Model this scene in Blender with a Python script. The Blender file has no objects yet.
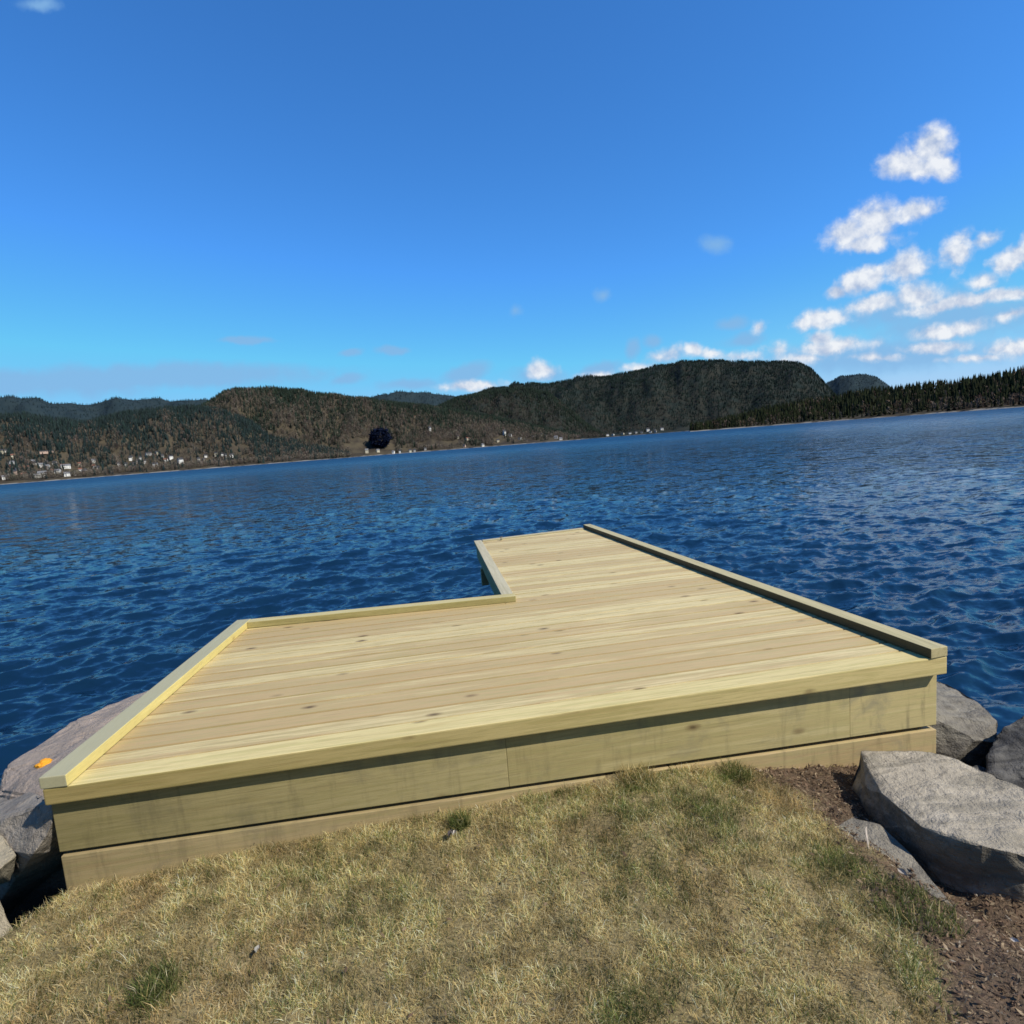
import bpy, bmesh, math, random
import numpy as np
from mathutils import Vector, Matrix, noise as mnoise

random.seed(7)
RNG = np.random.default_rng(11)
SC = bpy.context.scene
COL = SC.collection
R = math.radians

# ------------------------------------------------------------------ camera
F_PX, EYE, ROLL = 580.0, 1.2, math.atan(0.077)       # deck top is z = 0, eye 1.2 m above it
PITCH = math.atan(68 * math.cos(ROLL) / F_PX)
FWD = Vector((0, math.cos(PITCH), -math.sin(PITCH)))
RIGHT0 = Vector((1, 0, 0)); UP0 = RIGHT0.cross(FWD)
CR = RIGHT0 * math.cos(ROLL) - UP0 * math.sin(ROLL)
CU = UP0 * math.cos(ROLL) + RIGHT0 * math.sin(ROLL)

def bearing(x, y):
    """azimuth (clockwise from +Y) and elevation surveyed from the photograph"""
    v = FWD * F_PX + CR * (x - 512) - CU * (y - 512)
    return math.atan2(v.x, v.y), math.atan2(v.z, math.hypot(v.x, v.y))

cam = bpy.data.cameras.new('camera')
cam.sensor_width = 36; cam.lens = 36 * F_PX / 1024
cam.clip_start = 0.05; cam.clip_end = 20000
co = bpy.data.objects.new('camera', cam); COL.objects.link(co)
co.matrix_world = Matrix(((CR.x, CU.x, -FWD.x, 0), (CR.y, CU.y, -FWD.y, 0), (CR.z, CU.z, -FWD.z, EYE), (0, 0, 0, 1)))
SC.camera = co
SC.view_settings.view_transform = 'Standard'; SC.view_settings.look = 'None'
SC.view_settings.exposure = 0; SC.view_settings.gamma = 1
SC.render.engine = 'CYCLES'
cy = SC.cycles
cy.max_bounces = 5; cy.diffuse_bounces = 2; cy.glossy_bounces = 3; cy.transmission_bounces = 2
cy.use_denoising = True; cy.sample_clamp_direct = 6; cy.sample_clamp_indirect = 3
cy.filter_width = 1.6

# ------------------------------------------------------------------ helpers
def tag(o, label=None, cat=None, group=None, kind=None):
    for k, v in (('label', label), ('category', cat), ('group', group), ('kind', kind)):
        if v: o[k] = v
    return o

def link(name, me, parent=None, mats=()):
    o = bpy.data.objects.new(name, me); COL.objects.link(o)
    if parent: o.parent = parent
    for m in mats: me.materials.append(m)
    return o

def empty(name, loc=(0, 0, 0), rz=0.0):
    o = bpy.data.objects.new(name, None); COL.objects.link(o)
    o.location = loc; o.rotation_euler = (0, 0, rz); o.empty_display_size = .1
    return o

def np_mesh(name, verts, faces_flat, loop_total, cols=None, smooth=False, mat_idx=None):
    """fast mesh from arrays; cols = per-vertex rgb"""
    me = bpy.data.meshes.new(name)
    verts = np.asarray(verts, np.float32); faces_flat = np.asarray(faces_flat, np.int32)
    loop_total = np.asarray(loop_total, np.int32)
    me.vertices.add(len(verts)); me.vertices.foreach_set('co', verts.ravel())
    me.loops.add(len(faces_flat)); me.loops.foreach_set('vertex_index', faces_flat)
    me.polygons.add(len(loop_total))
    st = np.zeros(len(loop_total), np.int32); st[1:] = np.cumsum(loop_total)[:-1]
    me.polygons.foreach_set('loop_start', st); me.polygons.foreach_set('loop_total', loop_total)
    me.polygons.foreach_set('use_smooth', np.full(len(loop_total), smooth))
    if mat_idx is not None: me.polygons.foreach_set('material_index', np.asarray(mat_idx, np.int32))
    if cols is not None:
        a = me.color_attributes.new('col', 'FLOAT_COLOR', 'POINT')
        c = np.ones((len(verts), 4), np.float32); c[:, :3] = np.minimum(cols, .92)
        a.data.foreach_set('color', c.ravel())
    me.update(calc_edges=True); me.validate()
    return me

class VNoise:
    """2-D value noise for arrays"""
    def __init__(s, seed): s.t = np.random.default_rng(seed).random((256, 256))
    def one(s, x, y):
        xi = np.floor(x).astype(int); yi = np.floor(y).astype(int); fx = x - xi; fy = y - yi
        fx = fx * fx * (3 - 2 * fx); fy = fy * fy * (3 - 2 * fy)
        g = lambda a, b: s.t[a & 255, b & 255]
        return (g(xi, yi) * (1 - fx) + g(xi + 1, yi) * fx) * (1 - fy) + (g(xi, yi + 1) * (1 - fx) + g(xi + 1, yi + 1) * fx) * fy
    def __call__(s, x, y, octv=4):
        x = np.asarray(x, float); y = np.asarray(y, float)
        r = 0; a = .5; n = 0
        for k in range(octv):
            r = r + a * s.one(x * 2 ** k + 17.3 * k, y * 2 ** k - 9.1 * k); n += a; a *= .5
        return r / n
N1, N2, N3 = VNoise(1), VNoise(2), VNoise(3)
def sstep(a, b, x):
    t = np.clip((np.asarray(x, float) - a) / (b - a), 0, 1); return t * t * (3 - 2 * t)

class NT:
    def __init__(s, tree): s.t = tree; s.n = tree.nodes; s.l = tree.links
    def new(s, typ, **kw):
        n = s.n.new(typ)
        for k, v in kw.items():
            if k.startswith('i_'):
                key = k[2:]
                key = int(key) if key.isdigit() else key
                s.put(n.inputs[key], v)
            else: setattr(n, k, v)
        return n
    def put(s, sock, v):
        if isinstance(v, bpy.types.NodeSocket): s.l.new(v, sock)
        else: sock.default_value = v
    def math(s, op, a, b=None, c=None, clamp=False):
        n = s.n.new('ShaderNodeMath'); n.operation = op; n.use_clamp = clamp
        for i, v in enumerate((a, b, c)):
            if v is not None: s.put(n.inputs[i], v)
        return n.outputs[0]
    def mix(s, f, a, b, blend='MIX'):
        n = s.n.new('ShaderNodeMix'); n.data_type = 'RGBA'; n.blend_type = blend
        s.put(n.inputs[0], f)
        for i, v in ((6, a), (7, b)):
            s.put(n.inputs[i], v if isinstance(v, bpy.types.NodeSocket) else (*v[:3], 1))
        return n.outputs[2]
    def noise(s, vec, scale, detail=4, rough=.55, dist=0, out=0):
        n = s.new('ShaderNodeTexNoise'); s.put(n.inputs['Vector'], vec)
        n.inputs['Scale'].default_value = scale; n.inputs['Detail'].default_value = detail
        n.inputs['Roughness'].default_value = rough; n.inputs['Distortion'].default_value = dist
        return n.outputs[out]
    def ramp(s, f, stops, interp='LINEAR'):
        n = s.n.new('ShaderNodeValToRGB'); s.put(n.inputs[0], f); e = n.color_ramp.elements
        n.color_ramp.interpolation = interp
        while len(e) < len(stops): e.new(.5)
        for k, (p, c) in enumerate(stops):
            e[k].position = p; e[k].color = (*c[:3], 1) if len(c) >= 3 else (c[0], c[0], c[0], 1)
        return n.outputs[0]
    def rng(s, v, a, b, c=0., d=1., smooth=True):
        n = s.n.new('ShaderNodeMapRange'); n.interpolation_type = 'SMOOTHSTEP' if smooth else 'LINEAR'
        for i, x in enumerate((v, a, b, c, d)): s.put(n.inputs[i], x)
        return n.outputs[0]
    def mapping(s, vec, loc=(0, 0, 0), rot=(0, 0, 0), scale=(1, 1, 1)):
        n = s.n.new('ShaderNodeMapping'); s.put(n.inputs[0], vec)
        n.inputs[1].default_value = loc; n.inputs[2].default_value = rot; n.inputs[3].default_value = scale
        return n.outputs[0]
    def bump(s, h, strength, dist=.01, normal=None):
        n = s.n.new('ShaderNodeBump'); s.put(n.inputs['Height'], h); s.put(n.inputs['Strength'], strength)
        s.put(n.inputs['Distance'], dist)
        if normal: s.l.new(normal, n.inputs['Normal'])
        return n.outputs[0]

def material(name, rough=.8, spec=.3):
    m = bpy.data.materials.new(name); m.use_nodes = True
    t = NT(m.node_tree); b = m.node_tree.nodes['Principled BSDF']
    b.inputs['Roughness'].default_value = rough; b.inputs['Specular IOR Level'].default_value = spec
    return m, t, b

def coords(t, kind='Object'): return t.new('ShaderNodeTexCoord').outputs[kind]

# ------------------------------------------------------------------ light and sky
SUN_AZ, SUN_EL = R(180 - 59), R(46)          # clockwise from +Y: behind the viewer, to the right
sv = Vector((math.sin(SUN_AZ) * math.cos(SUN_EL), math.cos(SUN_AZ) * math.cos(SUN_EL), math.sin(SUN_EL)))
sl = bpy.data.lights.new('sun', 'SUN'); sl.energy = 5.0; sl.angle = R(.5); sl.color = (1, .94, .83)
so = bpy.data.objects.new('sun', sl); COL.objects.link(so)
so.rotation_euler = (-sv).to_track_quat('-Z', 'Y').to_euler()

W = bpy.data.worlds.new('World'); SC.world = W; W.use_nodes = True
wt = NT(W.node_tree); bg = W.node_tree.nodes['Background']
sky = wt.new('ShaderNodeTexSky', sky_type='NISHITA'); sky.sun_disc = False
sky.sun_elevation = SUN_EL; sky.sun_rotation = SUN_AZ
sky.air_density = 1.0; sky.dust_density = .25; sky.ozone_density = 2.2; sky.altitude = 50
skyc = wt.mix(1.0, sky.outputs[0], (.45, 1.15, 1.88), 'MULTIPLY')
skyc = wt.new('ShaderNodeVectorMath', operation='MINIMUM', i_0=skyc, i_1=(2.4, 5.5, 8.8)).outputs[0]
sky_y = wt.new('ShaderNodeSeparateXYZ', i_0=wt.new('ShaderNodeTexCoord').outputs['Generated']).outputs[1]
skyc = wt.mix(wt.rng(sky_y, -.35, .15, .55, 0), skyc, (0, 0, 0))       # sky dome darkened by hand behind the viewer, cutting fill light

# clouds: soft puffs in the direction dome ahead (gnomonic coordinates of the view-independent direction)
def cloud_group(name, blobs):
    """blobs: x, y, rx, ry, tilt, weight surveyed in photo pixels"""
    g = bpy.data.node_groups.new(name, 'ShaderNodeTree')
    g.interface.new_socket('P', in_out='INPUT', socket_type='NodeSocketVector')
    g.interface.new_socket('D', in_out='OUTPUT', socket_type='NodeSocketFloat')
    t = NT(g); gi = t.n.new('NodeGroupInput'); go_ = t.n.new('NodeGroupOutput')
    P = gi.outputs[0]
    D = None
    for (x, y, rx, ry, tilt, w) in blobs:
        az, el = bearing(x, y)
        c = (math.tan(az), math.tan(el) / math.cos(az))
        st = 1 / math.cos(az)
        k = st / F_PX
        q = P if D is None else t.new('ShaderNodeVectorMath', operation='MULTIPLY_ADD', i_0=D, i_1=(1e-9, 1e-9, 0), i_2=P).outputs[0]   # keeps the evaluation serial
        n = t.new('ShaderNodeMapping', vector_type='TEXTURE'); t.put(n.inputs[0], q)
        n.inputs[1].default_value = (c[0], c[1], 0); n.inputs[2].default_value = (0, 0, R(tilt) - ROLL)
        n.inputs[3].default_value = (rx * k, ry * k, 1)
        ln = t.new('ShaderNodeVectorMath', operation='LENGTH', i_0=n.outputs[0]).outputs['Value']
        d = t.math('MULTIPLY_ADD', ln, -w, w)
        D = d if D is None else t.math('SMOOTH_MAX', D, d, .12)
    t.l.new(D, go_.inputs[0])
    return g

tc = wt.new('ShaderNodeTexCoord').outputs['Generated']
sx = wt.new('ShaderNodeSeparateXYZ', i_0=tc)
yy = wt.math('MAXIMUM', sx.outputs[1], .02)
PX = wt.math('DIVIDE', sx.outputs[0], yy); PZ = wt.math('DIVIDE', sx.outputs[2], yy)
P = wt.new('ShaderNodeCombineXYZ', i_0=PX, i_1=PZ).outputs[0]
front = wt.rng(sx.outputs[1], .05, .2)

WHITE = [(932, 150, 22, 22, 0, 1), (905, 162, 26, 13, 20, 1), (946, 168, 12, 14, 0, 1), (921, 168, 30, 10, 8, 1),
         (848, 234, 27, 16, 10, 1), (875, 222, 26, 20, 15, 1), (912, 213, 24, 11, 14, 1), (865, 243, 34, 9, 6, 1),
         (866, 280, 26, 14, 20, 1), (905, 268, 28, 15, 20, 1), (918, 295, 24, 13, 0, 1), (872, 303, 36, 9, 10, 1),
         (822, 318, 30, 10, 12, 1), (836, 292, 10, 8, 20, .9), (955, 303, 50, 7, 8, 1), (1010, 295, 40, 6, 8, 1),
         (957, 252, 14, 20, -20, .8), (982, 281, 14, 9, 10, .8), (985, 239, 14, 7, 20, .75), (1014, 258, 22, 12, 25, 1),
         (1050, 240, 26, 14, 25, 1), (760, 327, 8, 8, 0, .75), (693, 348, 11, 8, 0, .95), (712, 352, 14, 6, 0, .7), (835, 346, 42, 9, 6, 1),
         (820, 338, 14, 8, 0, 1), (950, 330, 34, 8, 8, 1), (940, 347, 34, 6, 4, .9), (1015, 348, 26, 9, 8, .95), (1012, 316, 18, 5, 12, .9),
         (980, 358, 36, 4, 2, .7), (880, 357, 26, 4, 2, .6), (800, 358, 36, 7, 0, .6), (780, 350, 20, 8, 0, .5),
         (543, 369, 19, 12, 0, .95), (470, 386, 40, 7, 4, .9), (600, 377, 36, 6, 4, .65), (640, 368, 30, 7, 10, .7),
         (660, 355, 26, 8, 20, .55), (740, 356, 30, 6, 0, .5)]
GREY = [(246, 340.5, 32, 4, 0, .9), (350, 352, 13, 4.5, 6, .9), (394, 350, 18, 4.5, 2, .95), (347, 379, 20, 7, 8, .9),
        (170, 376, 160, 13, 1, 1), (80, 381, 80, 14, 0, 1), (10, 382, 50, 12, 0, .9), (465, 374, 30, 11, 15, 1),
        (410, 384, 34, 7, 0, .8), (600, 371, 30, 9, 14, .9), (540, 374, 34, 10, 0, .8), (632, 350, 7, 13, -10, .8),
        (652, 340, 12, 7, 10, .8), (716, 245, 16, 9, 0, .5), (602, 293, 9, 6, 0, .45), (515, 312, 7, 6, 30, .4),
        (730, 323, 18, 7, 8, .8), (745, 340, 24, 7, 8, .75), (880, 355, 120, 16, 2, .8), (960, 318, 80, 22, 8, .75), (905, 310, 60, 16, 8, .8),
        (40, 3, 16, 6, 0, .6), (670, 352, 18, 8, 10, .6)]
gw = cloud_group('white_cloud_field', WHITE); gg = cloud_group('grey_cloud_field', GREY)
warp = wt.noise(P, 16, 5, .6, out=1)
wv = wt.new('ShaderNodeVectorMath', operation='SUBTRACT', i_0=warp, i_1=(.5, .5, .5)).outputs[0]
wv = wt.new('ShaderNodeVectorMath', operation='SCALE', i_0=wv); wv.inputs['Scale'].default_value = .022
Pw = wt.new('ShaderNodeVectorMath', operation='ADD', i_0=P, i_1=wv.outputs[0]).outputs[0]
def field(group, fb, namp):
    n = wt.n.new('ShaderNodeGroup'); n.node_tree = group; wt.l.new(Pw, n.inputs[0])
    return wt.math('ADD', n.outputs[0], wt.math('MULTIPLY', wt.math('SUBTRACT', fb, .5), namp)), n.outputs[0]
fb = wt.noise(Pw, 28, 7, .57)
Ps = wt.new('ShaderNodeVectorMath', operation='ADD', i_0=Pw, i_1=(.010, .014, 0)).outputs[0]
fb2 = wt.noise(Ps, 28, 5, .55)
dw, dw0 = field(gw, fb, 1.55)
mw = wt.rng(dw, -.12, .68)
dg, _ = field(gg, wt.noise(Pw, 20, 5, .55), 1.0)
mg = wt.rng(dg, -.15, .60)
lit = wt.rng(wt.math('SUBTRACT', fb, fb2), -.24, .17, smooth=False)
lit = wt.math('MULTIPLY', lit, wt.rng(dw, .0, .8, .6, 1.1), clamp=True)
wcol = wt.mix(lit, (4.1, 5.0, 6.8), (8.5, 8.7, 9.0))
hz = wt.math('ADD', wt.rng(PZ, .0, .13, .42, 0), wt.math('MULTIPLY', wt.rng(PZ, .05, .26, .22, 0), wt.rng(PX, .1, .8)))
skyh = wt.mix(hz, skyc, (5.0, 6.6, 8.6))
c1 = wt.mix(wt.math('MULTIPLY', mg, .80), skyh, (2.3, 4.5, 7.4))
c2 = wt.mix(wt.math('MULTIPLY', mw, .95), c1, wcol)
# the cloud nodes are only evaluated for directions low in the sky ahead
S_STR = .105
bg.inputs[1].default_value = S_STR; wt.l.new(skyc, bg.inputs[0])
bg2 = wt.new('ShaderNodeBackground', i_0=c2, i_1=S_STR)
zone = wt.math('MULTIPLY', wt.math('GREATER_THAN', sx.outputs[1], .25), wt.math('LESS_THAN', sx.outputs[2], .66))
zone = wt.math('MULTIPLY', zone, wt.math('GREATER_THAN', sx.outputs[2], -.05))
ms = wt.new('ShaderNodeMixShader', i_0=zone)
wt.l.new(bg.outputs[0], ms.inputs[1]); wt.l.new(bg2.outputs[0], ms.inputs[2])
wt.l.new(ms.outputs[0], W.node_tree.nodes['World Output'].inputs[0])

# ------------------------------------------------------------------ water
Z_W = -0.95
def build_water():
    px = np.arange(560, 1.6, -.9)
    rr = 2.15 * F_PX / px
    rr = np.concatenate([[1.2, 1.7], rr, np.geomspace(rr[-1] * 1.1, 9000, 14)])
    th = np.concatenate([np.linspace(-178, -58, 50, endpoint=False), np.linspace(-58, 58, 820), np.linspace(58, 178, 51)[1:]])
    T, Rr = np.meshgrid(R(1) * th, rr)
    X = np.sin(T) * Rr; Y = np.cos(T) * Rr
    dr = np.gradient(rr)[:, None]; dt = np.gradient(R(1) * th)[None, :] * Rr
    rng = np.random.default_rng(5)
    Z = np.zeros_like(X); DX = np.zeros_like(X); DY = np.zeros_like(X)
    gust = .65 + .7 * N1(X * .09 + 3, Y * .06, 3)
    n = 96
    lam = np.exp(rng.uniform(np.log(.10), np.log(1.3), n))
    for i in range(n):
        L = lam[i]; d = R(-74) + rng.normal(0, .60)
        kx, ky = math.cos(d), math.sin(d)
        s = .052 * (.95 if .3 < L < .7 else 1.2 if L <= .3 else .66)
        a = s * L / (2 * math.pi)
        k = 2 * math.pi / L
        sp = np.abs(kx) * np.minimum(dt, 9e9) * .6 + np.abs(ky) * dr
        damp = np.exp(-(2.2 * np.maximum(sp, dr * .5) / L) ** 2)
        ph = k * (kx * X + ky * Y) + rng.uniform(0, 6.28)
        w = a * damp * gust
        Z += w * np.sin(ph)
        DX -= .8 * w * kx * np.cos(ph) * -1; DY -= .8 * w * ky * np.cos(ph) * -1
    calm = .35 + .65 * sstep(3.0, 6.0, Rr)
    Z *= calm
    V = np.stack([X + DX * calm, Y + DY * calm, Z_W + Z], -1).reshape(-1, 3)
    nr, nc = X.shape
    i = np.arange((nr - 1) * (nc - 1)); a = (i // (nc - 1)) * nc + i % (nc - 1)
    F = np.stack([a, a + 1, a + nc + 1, a + nc], -1)
    me = np_mesh('water', V, F.ravel()[...], np.full(len(F), 4), smooth=True)
    me.flip_normals() if me.polygons[0].normal.z < 0 else None
    m, t, b = material('lake_water', .06, .36)
    b.inputs['IOR'].default_value = 1.333
    oc = coords(t)
    dist = t.new('ShaderNodeVectorMath', operation='LENGTH', i_0=oc).outputs['Value']
    geo = t.new('ShaderNodeNewGeometry').outputs['Normal']
    tot = geo
    for sc_, ang, st_, d0, d1, a0, a1 in ((34, 24, .7, 3, 16, .26, .10), (15, 20, .6, 3, 9, .34, .55), (5.0, 14, .5, 3, 22, .30, 1.15), (1.7, 10, .45, 8, 40, .0, 1.2), (.40, 8, .4, 30, 130, 0, 1.0), (.09, 8, .35, 110, 450, 0, .8)):
        nz = t.noise(t.mapping(oc, rot=(0, 0, R(ang)), scale=(st_, 1, 1)), sc_, 2, .55, .25, out=1)
        nv = t.new('ShaderNodeVectorMath', operation='SUBTRACT', i_0=nz, i_1=(.5, .5, .5)).outputs[0]
        am = t.rng(dist, d0, d1, a0, a1)
        tot = t.new('ShaderNodeVectorMath', operation='MULTIPLY_ADD', i_0=nv, i_1=t.new('ShaderNodeCombineXYZ', i_0=am, i_1=am).outputs[0], i_2=tot).outputs[0]
    nb = t.new('ShaderNodeVectorMath', operation='NORMALIZE', i_0=tot).outputs[0]
    t.l.new(nb, b.inputs['Normal'])
    patch = t.noise(t.mapping(oc, rot=(0, 0, R(10)), scale=(.12, 1, 1)), .05, 4, .6)
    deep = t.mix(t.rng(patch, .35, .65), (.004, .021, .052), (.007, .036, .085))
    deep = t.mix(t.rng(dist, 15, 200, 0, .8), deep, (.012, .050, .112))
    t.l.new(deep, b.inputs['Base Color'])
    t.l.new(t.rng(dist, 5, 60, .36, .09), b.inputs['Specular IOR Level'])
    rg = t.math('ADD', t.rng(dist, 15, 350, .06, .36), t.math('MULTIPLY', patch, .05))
    t.l.new(rg, b.inputs['Roughness'])
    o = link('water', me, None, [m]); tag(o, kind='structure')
build_water()

# ------------------------------------------------------------------ far hills
class Hill:
    def __init__(s, name, d0, d1, prof, tree_h, seed, flat=.12, pw=.9, dvar=None):
        s.name, s.d0, s.d1, s.seed, s.tree_h, s.flat, s.pw = name, d0, d1, seed, tree_h, flat, pw
        s.dvar = dvar
        xs = [p[0] for p in prof]
        az, hh = [], []
        for x in np.linspace(xs[0], xs[-1], 160):
            y = np.interp(x, xs, [p[1] for p in prof])
            a, e = bearing(x, y); D1 = s.D(a, 1.0)
            az.append(a); hh.append(max(EYE + D1 * math.tan(e) - tree_h, .3))
        s.az, s.hh = np.array(az), np.array(hh)
    def D(s, a, f):
        d0 = s.d0 if s.dvar is None else np.interp(a, s.dvar[0], s.dvar[1])
        return d0 + (s.d1 - s.d0) * f if s.dvar is None else d0 + (s.d1 - s.d0) * f
    def height(s, a, f):
        """f = 0 shore .. 1 ridge .. 1.5 behind"""
        hr = np.interp(a, s.az, s.hh)
        t = np.clip((f - s.flat) / (1 - s.flat), 0, 1)
        up = np.where(f < s.flat, .05 * f / s.flat, .05 + .95 * (np.sin(t * math.pi / 2) ** (1 / s.pw)) ** 1.25)
        up = np.where(f > 1, np.clip(1 - (f - 1) * 1.1, 0, 1), up)
        nz = (N2(a * 40 + s.seed, f * 4 + s.seed, 4) - .5) * .34 * np.sin(np.clip(f, 0, 1) * math.pi) * hr
        return Z_W - .4 + 1.4 * np.clip(f / .02, 0, 1) + up * np.maximum(hr - Z_W, 1) + nz
    def pos(s, a, f):
        d = s.D(a, f); return np.sin(a) * d, np.cos(a) * d, s.height(a, f)
    def build(s, mat):
        a = np.linspace(s.az[0], s.az[-1], 150); f = np.concatenate([[-.02, 0], np.linspace(.02, 1, 22), [1.15, 1.4, 1.9]])
        A, Fm = np.meshgrid(a, f)
        x, y, z = s.pos(A, Fm)
        z[0] = Z_W - 3
        V = np.stack([x, y, z], -1).reshape(-1, 3); nr, nc = A.shape
        i = np.arange((nr - 1) * (nc - 1)); q = (i // (nc - 1)) * nc + i % (nc - 1)
        F = np.stack([q, q + 1, q + nc + 1, q + nc], -1)
        me = np_mesh(s.name, V, F.ravel(), np.full(len(F), 4), smooth=True)
        o = link('hill', me, None, [mat]); tag(o, kind='structure'); return o
    def find(s, x, y, fmax=.9):
        """ground point of this hill seen at photo pixel x, y"""
        a, e = bearing(x, y)
        best = None
        for f in np.linspace(.02, fmax, 200):
            d = s.D(a, f); z = float(s.height(a, f)); er = math.atan2(z - EYE, d) - e
            if best is None or abs(er) < best[0]: best = (abs(er), f, d, z)
        return math.sin(a) * best[2], math.cos(a) * best[2], best[3], best[1], a

def hill_mat(name, c1, c2, shore):
    m, t, b = material(name, .95, .1)
    oc = coords(t); n = t.noise(oc, .02, 5, .6)
    c = t.mix(t.rng(n, .35, .65), c1, c2)
    z = t.new('ShaderNodeSeparateXYZ', i_0=oc).outputs[2]
    f = t.rng(t.math('ADD', z, t.math('MULTIPLY', t.noise(oc, .05, 3), -5)), -3.4, -2.2, 1, 0)
    t.l.new(t.mix(f, c, shore), b.inputs['Base Color'])
    return m
M_far = hill_mat('far_forest_floor', (.018, .032, .040), (.025, .040, .046), (.03, .05, .05))  # aerial haze mixed into these bluish base colours
M_mid = hill_mat('mid_forest_floor', (.016, .024, .022), (.030, .031, .025), (.16, .15, .14))
M_near = hill_mat('near_forest_floor', (.042, .035, .028), (.085, .070, .046), (.26, .25, .23))
M_spit = hill_mat('headland_floor', (.035, .035, .024), (.085, .065, .045), (.26, .24, .21))

HA = Hill('far_ridge', 3400, 4300, [(-300, 398), (-60, 406), (0, 402), (15, 398), (40, 398), (47, 403), (90, 404), (108, 399.5), (160, 398), (172, 402.5), (200, 399.5), (240, 401),
          (360, 401), (384, 393.5), (410, 392.5), (445, 394), (480, 398), (530, 408)], 9, 3, .02, 1.3)
HD = Hill('far_dome', 4800, 5600, [(800, 402), (815, 394), (826, 383), (840, 376), (860, 374), (876, 376.5), (886, 383), (898, 392), (915, 402)], 8, 9, .02, 1.3)
HB = Hill('plateau_hill', 2350, 3300, [(425, 412), (448, 401), (470, 394), (500, 387.5), (520, 385), (560, 382), (600, 377.5), (640, 371), (660, 366), (680, 363), (715, 361), (745, 362),
          (780, 361.5), (800, 362.5), (811, 368), (820, 378), (830, 390), (845, 404), (870, 414)], 9, 5, .10, 1.1)
HE = Hill('round_hill', 1900, 2350, [(400, 425), (430, 410), (452, 399.5), (480, 392), (508, 388), (530, 388), (548, 393), (562, 402), (575, 413), (588, 424), (606, 435)], 10, 6, .10, 1.2)
HC = Hill('central_hill', 1480, 1900, [(120, 446), (160, 428), (185, 412), (205, 402), (215, 396), (226, 390), (245, 388), (270, 387), (290, 388), (310, 391), (340, 395), (375, 399), (400, 402),
          (430, 405), (460, 410), (500, 417), (540, 426), (580, 434)], 13, 7, .13, 1.0)
HL = Hill('left_slope', 1300, 1750, [(-300, 408), (-60, 412), (0, 415), (25, 411), (50, 416), (85, 421), (120, 412), (150, 409), (185, 405), (215, 408), (240, 414), (270, 430), (320, 442), (350, 452)], 12, 8, .16, .9)
azs = [bearing(680, 425)[0], bearing(760, 418)[0], bearing(860, 412)[0], bearing(1024, 404)[0], bearing(1250, 395)[0]]
HR = Hill('headland', 700, 960, [(690, 428), (706, 422), (722, 418), (760, 408), (800, 400), (850, 392), (880, 387), (920, 383), (960, 379), (1000, 373), (1024, 367), (1100, 360), (1250, 352)], 13, 4, .06, 1.0,
          dvar=(azs, [900, 850, 760, 690, 640]))
for h, m in ((HA, M_far), (HD, M_far), (HB, M_mid), (HE, M_mid), (HC, M_near), (HL, M_near), (HR, M_spit)): h.build(m)

# ---- vegetation on the hills
def leaf_mat(name, rough=.9):
    m, t, b = material(name, rough, .1)
    c = t.new('ShaderNodeAttribute', attribute_name='col').outputs['Color']
    t.l.new(c, b.inputs['Base Color']); return m
M_tree = leaf_mat('foliage')

def conifer_arrays(rng, tiers=3, sides=6):
    """unit-height spruce: ragged stacked skirts. returns verts, tris"""
    V, T = [], []
    for k in range(tiers):
        z0 = .06 + .80 * k / tiers; z1 = min(1, z0 + 1.25 / tiers * .95)
        if k == tiers - 1: z1 = 1
        r = .155 * (1 - .78 * k / tiers)
        b = len(V); V.append((rng.normal(0, .006), rng.normal(0, .006), z1)); ph = rng.uniform(0, 6)
        for s in range(sides):
            rs = r * rng.uniform(.55, 1.25); an = ph + s * 2 * math.pi / sides
            V.append((rs * math.cos(an), rs * math.sin(an), z0 + rng.uniform(-.05, .03)))
        for s in range(sides): T.append((b, b + 1 + s, b + 1 + (s + 1) % sides))
    return np.array(V), np.array(T)
def bare_arrays(rng, n=22):
    """unit-height leafless birch/alder: trunk sliver and a haze of twig shards"""
    V = [(-.012, 0, 0), (.012, 0, 0), (0, 0, .8), (0, -.012, 0), (0, .012, 0), (0, 0, .8)]; T = [(0, 1, 2), (3, 4, 5)]
    for k in range(n):
        z = rng.uniform(.22, .95); w = .26 * math.sin(min(1, (1.05 - z) * 1.5) * 1.57)
        c = np.array([rng.normal(0, .55) * w, rng.normal(0, .55) * w, z])
        d = np.array([rng.normal(0, .5), rng.normal(0, .5), 1.0]); d /= np.linalg.norm(d)
        q = np.cross(d, rng.normal(0, 1, 3)); q /= np.linalg.norm(q)
        b = len(V); L = rng.uniform(.09, .19)
        V += [tuple(c - d * L), tuple(c + q * L * .28), tuple(c + d * L)]; T.append((b, b + 1, b + 2))
    return np.array(V), np.array(T)
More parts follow.
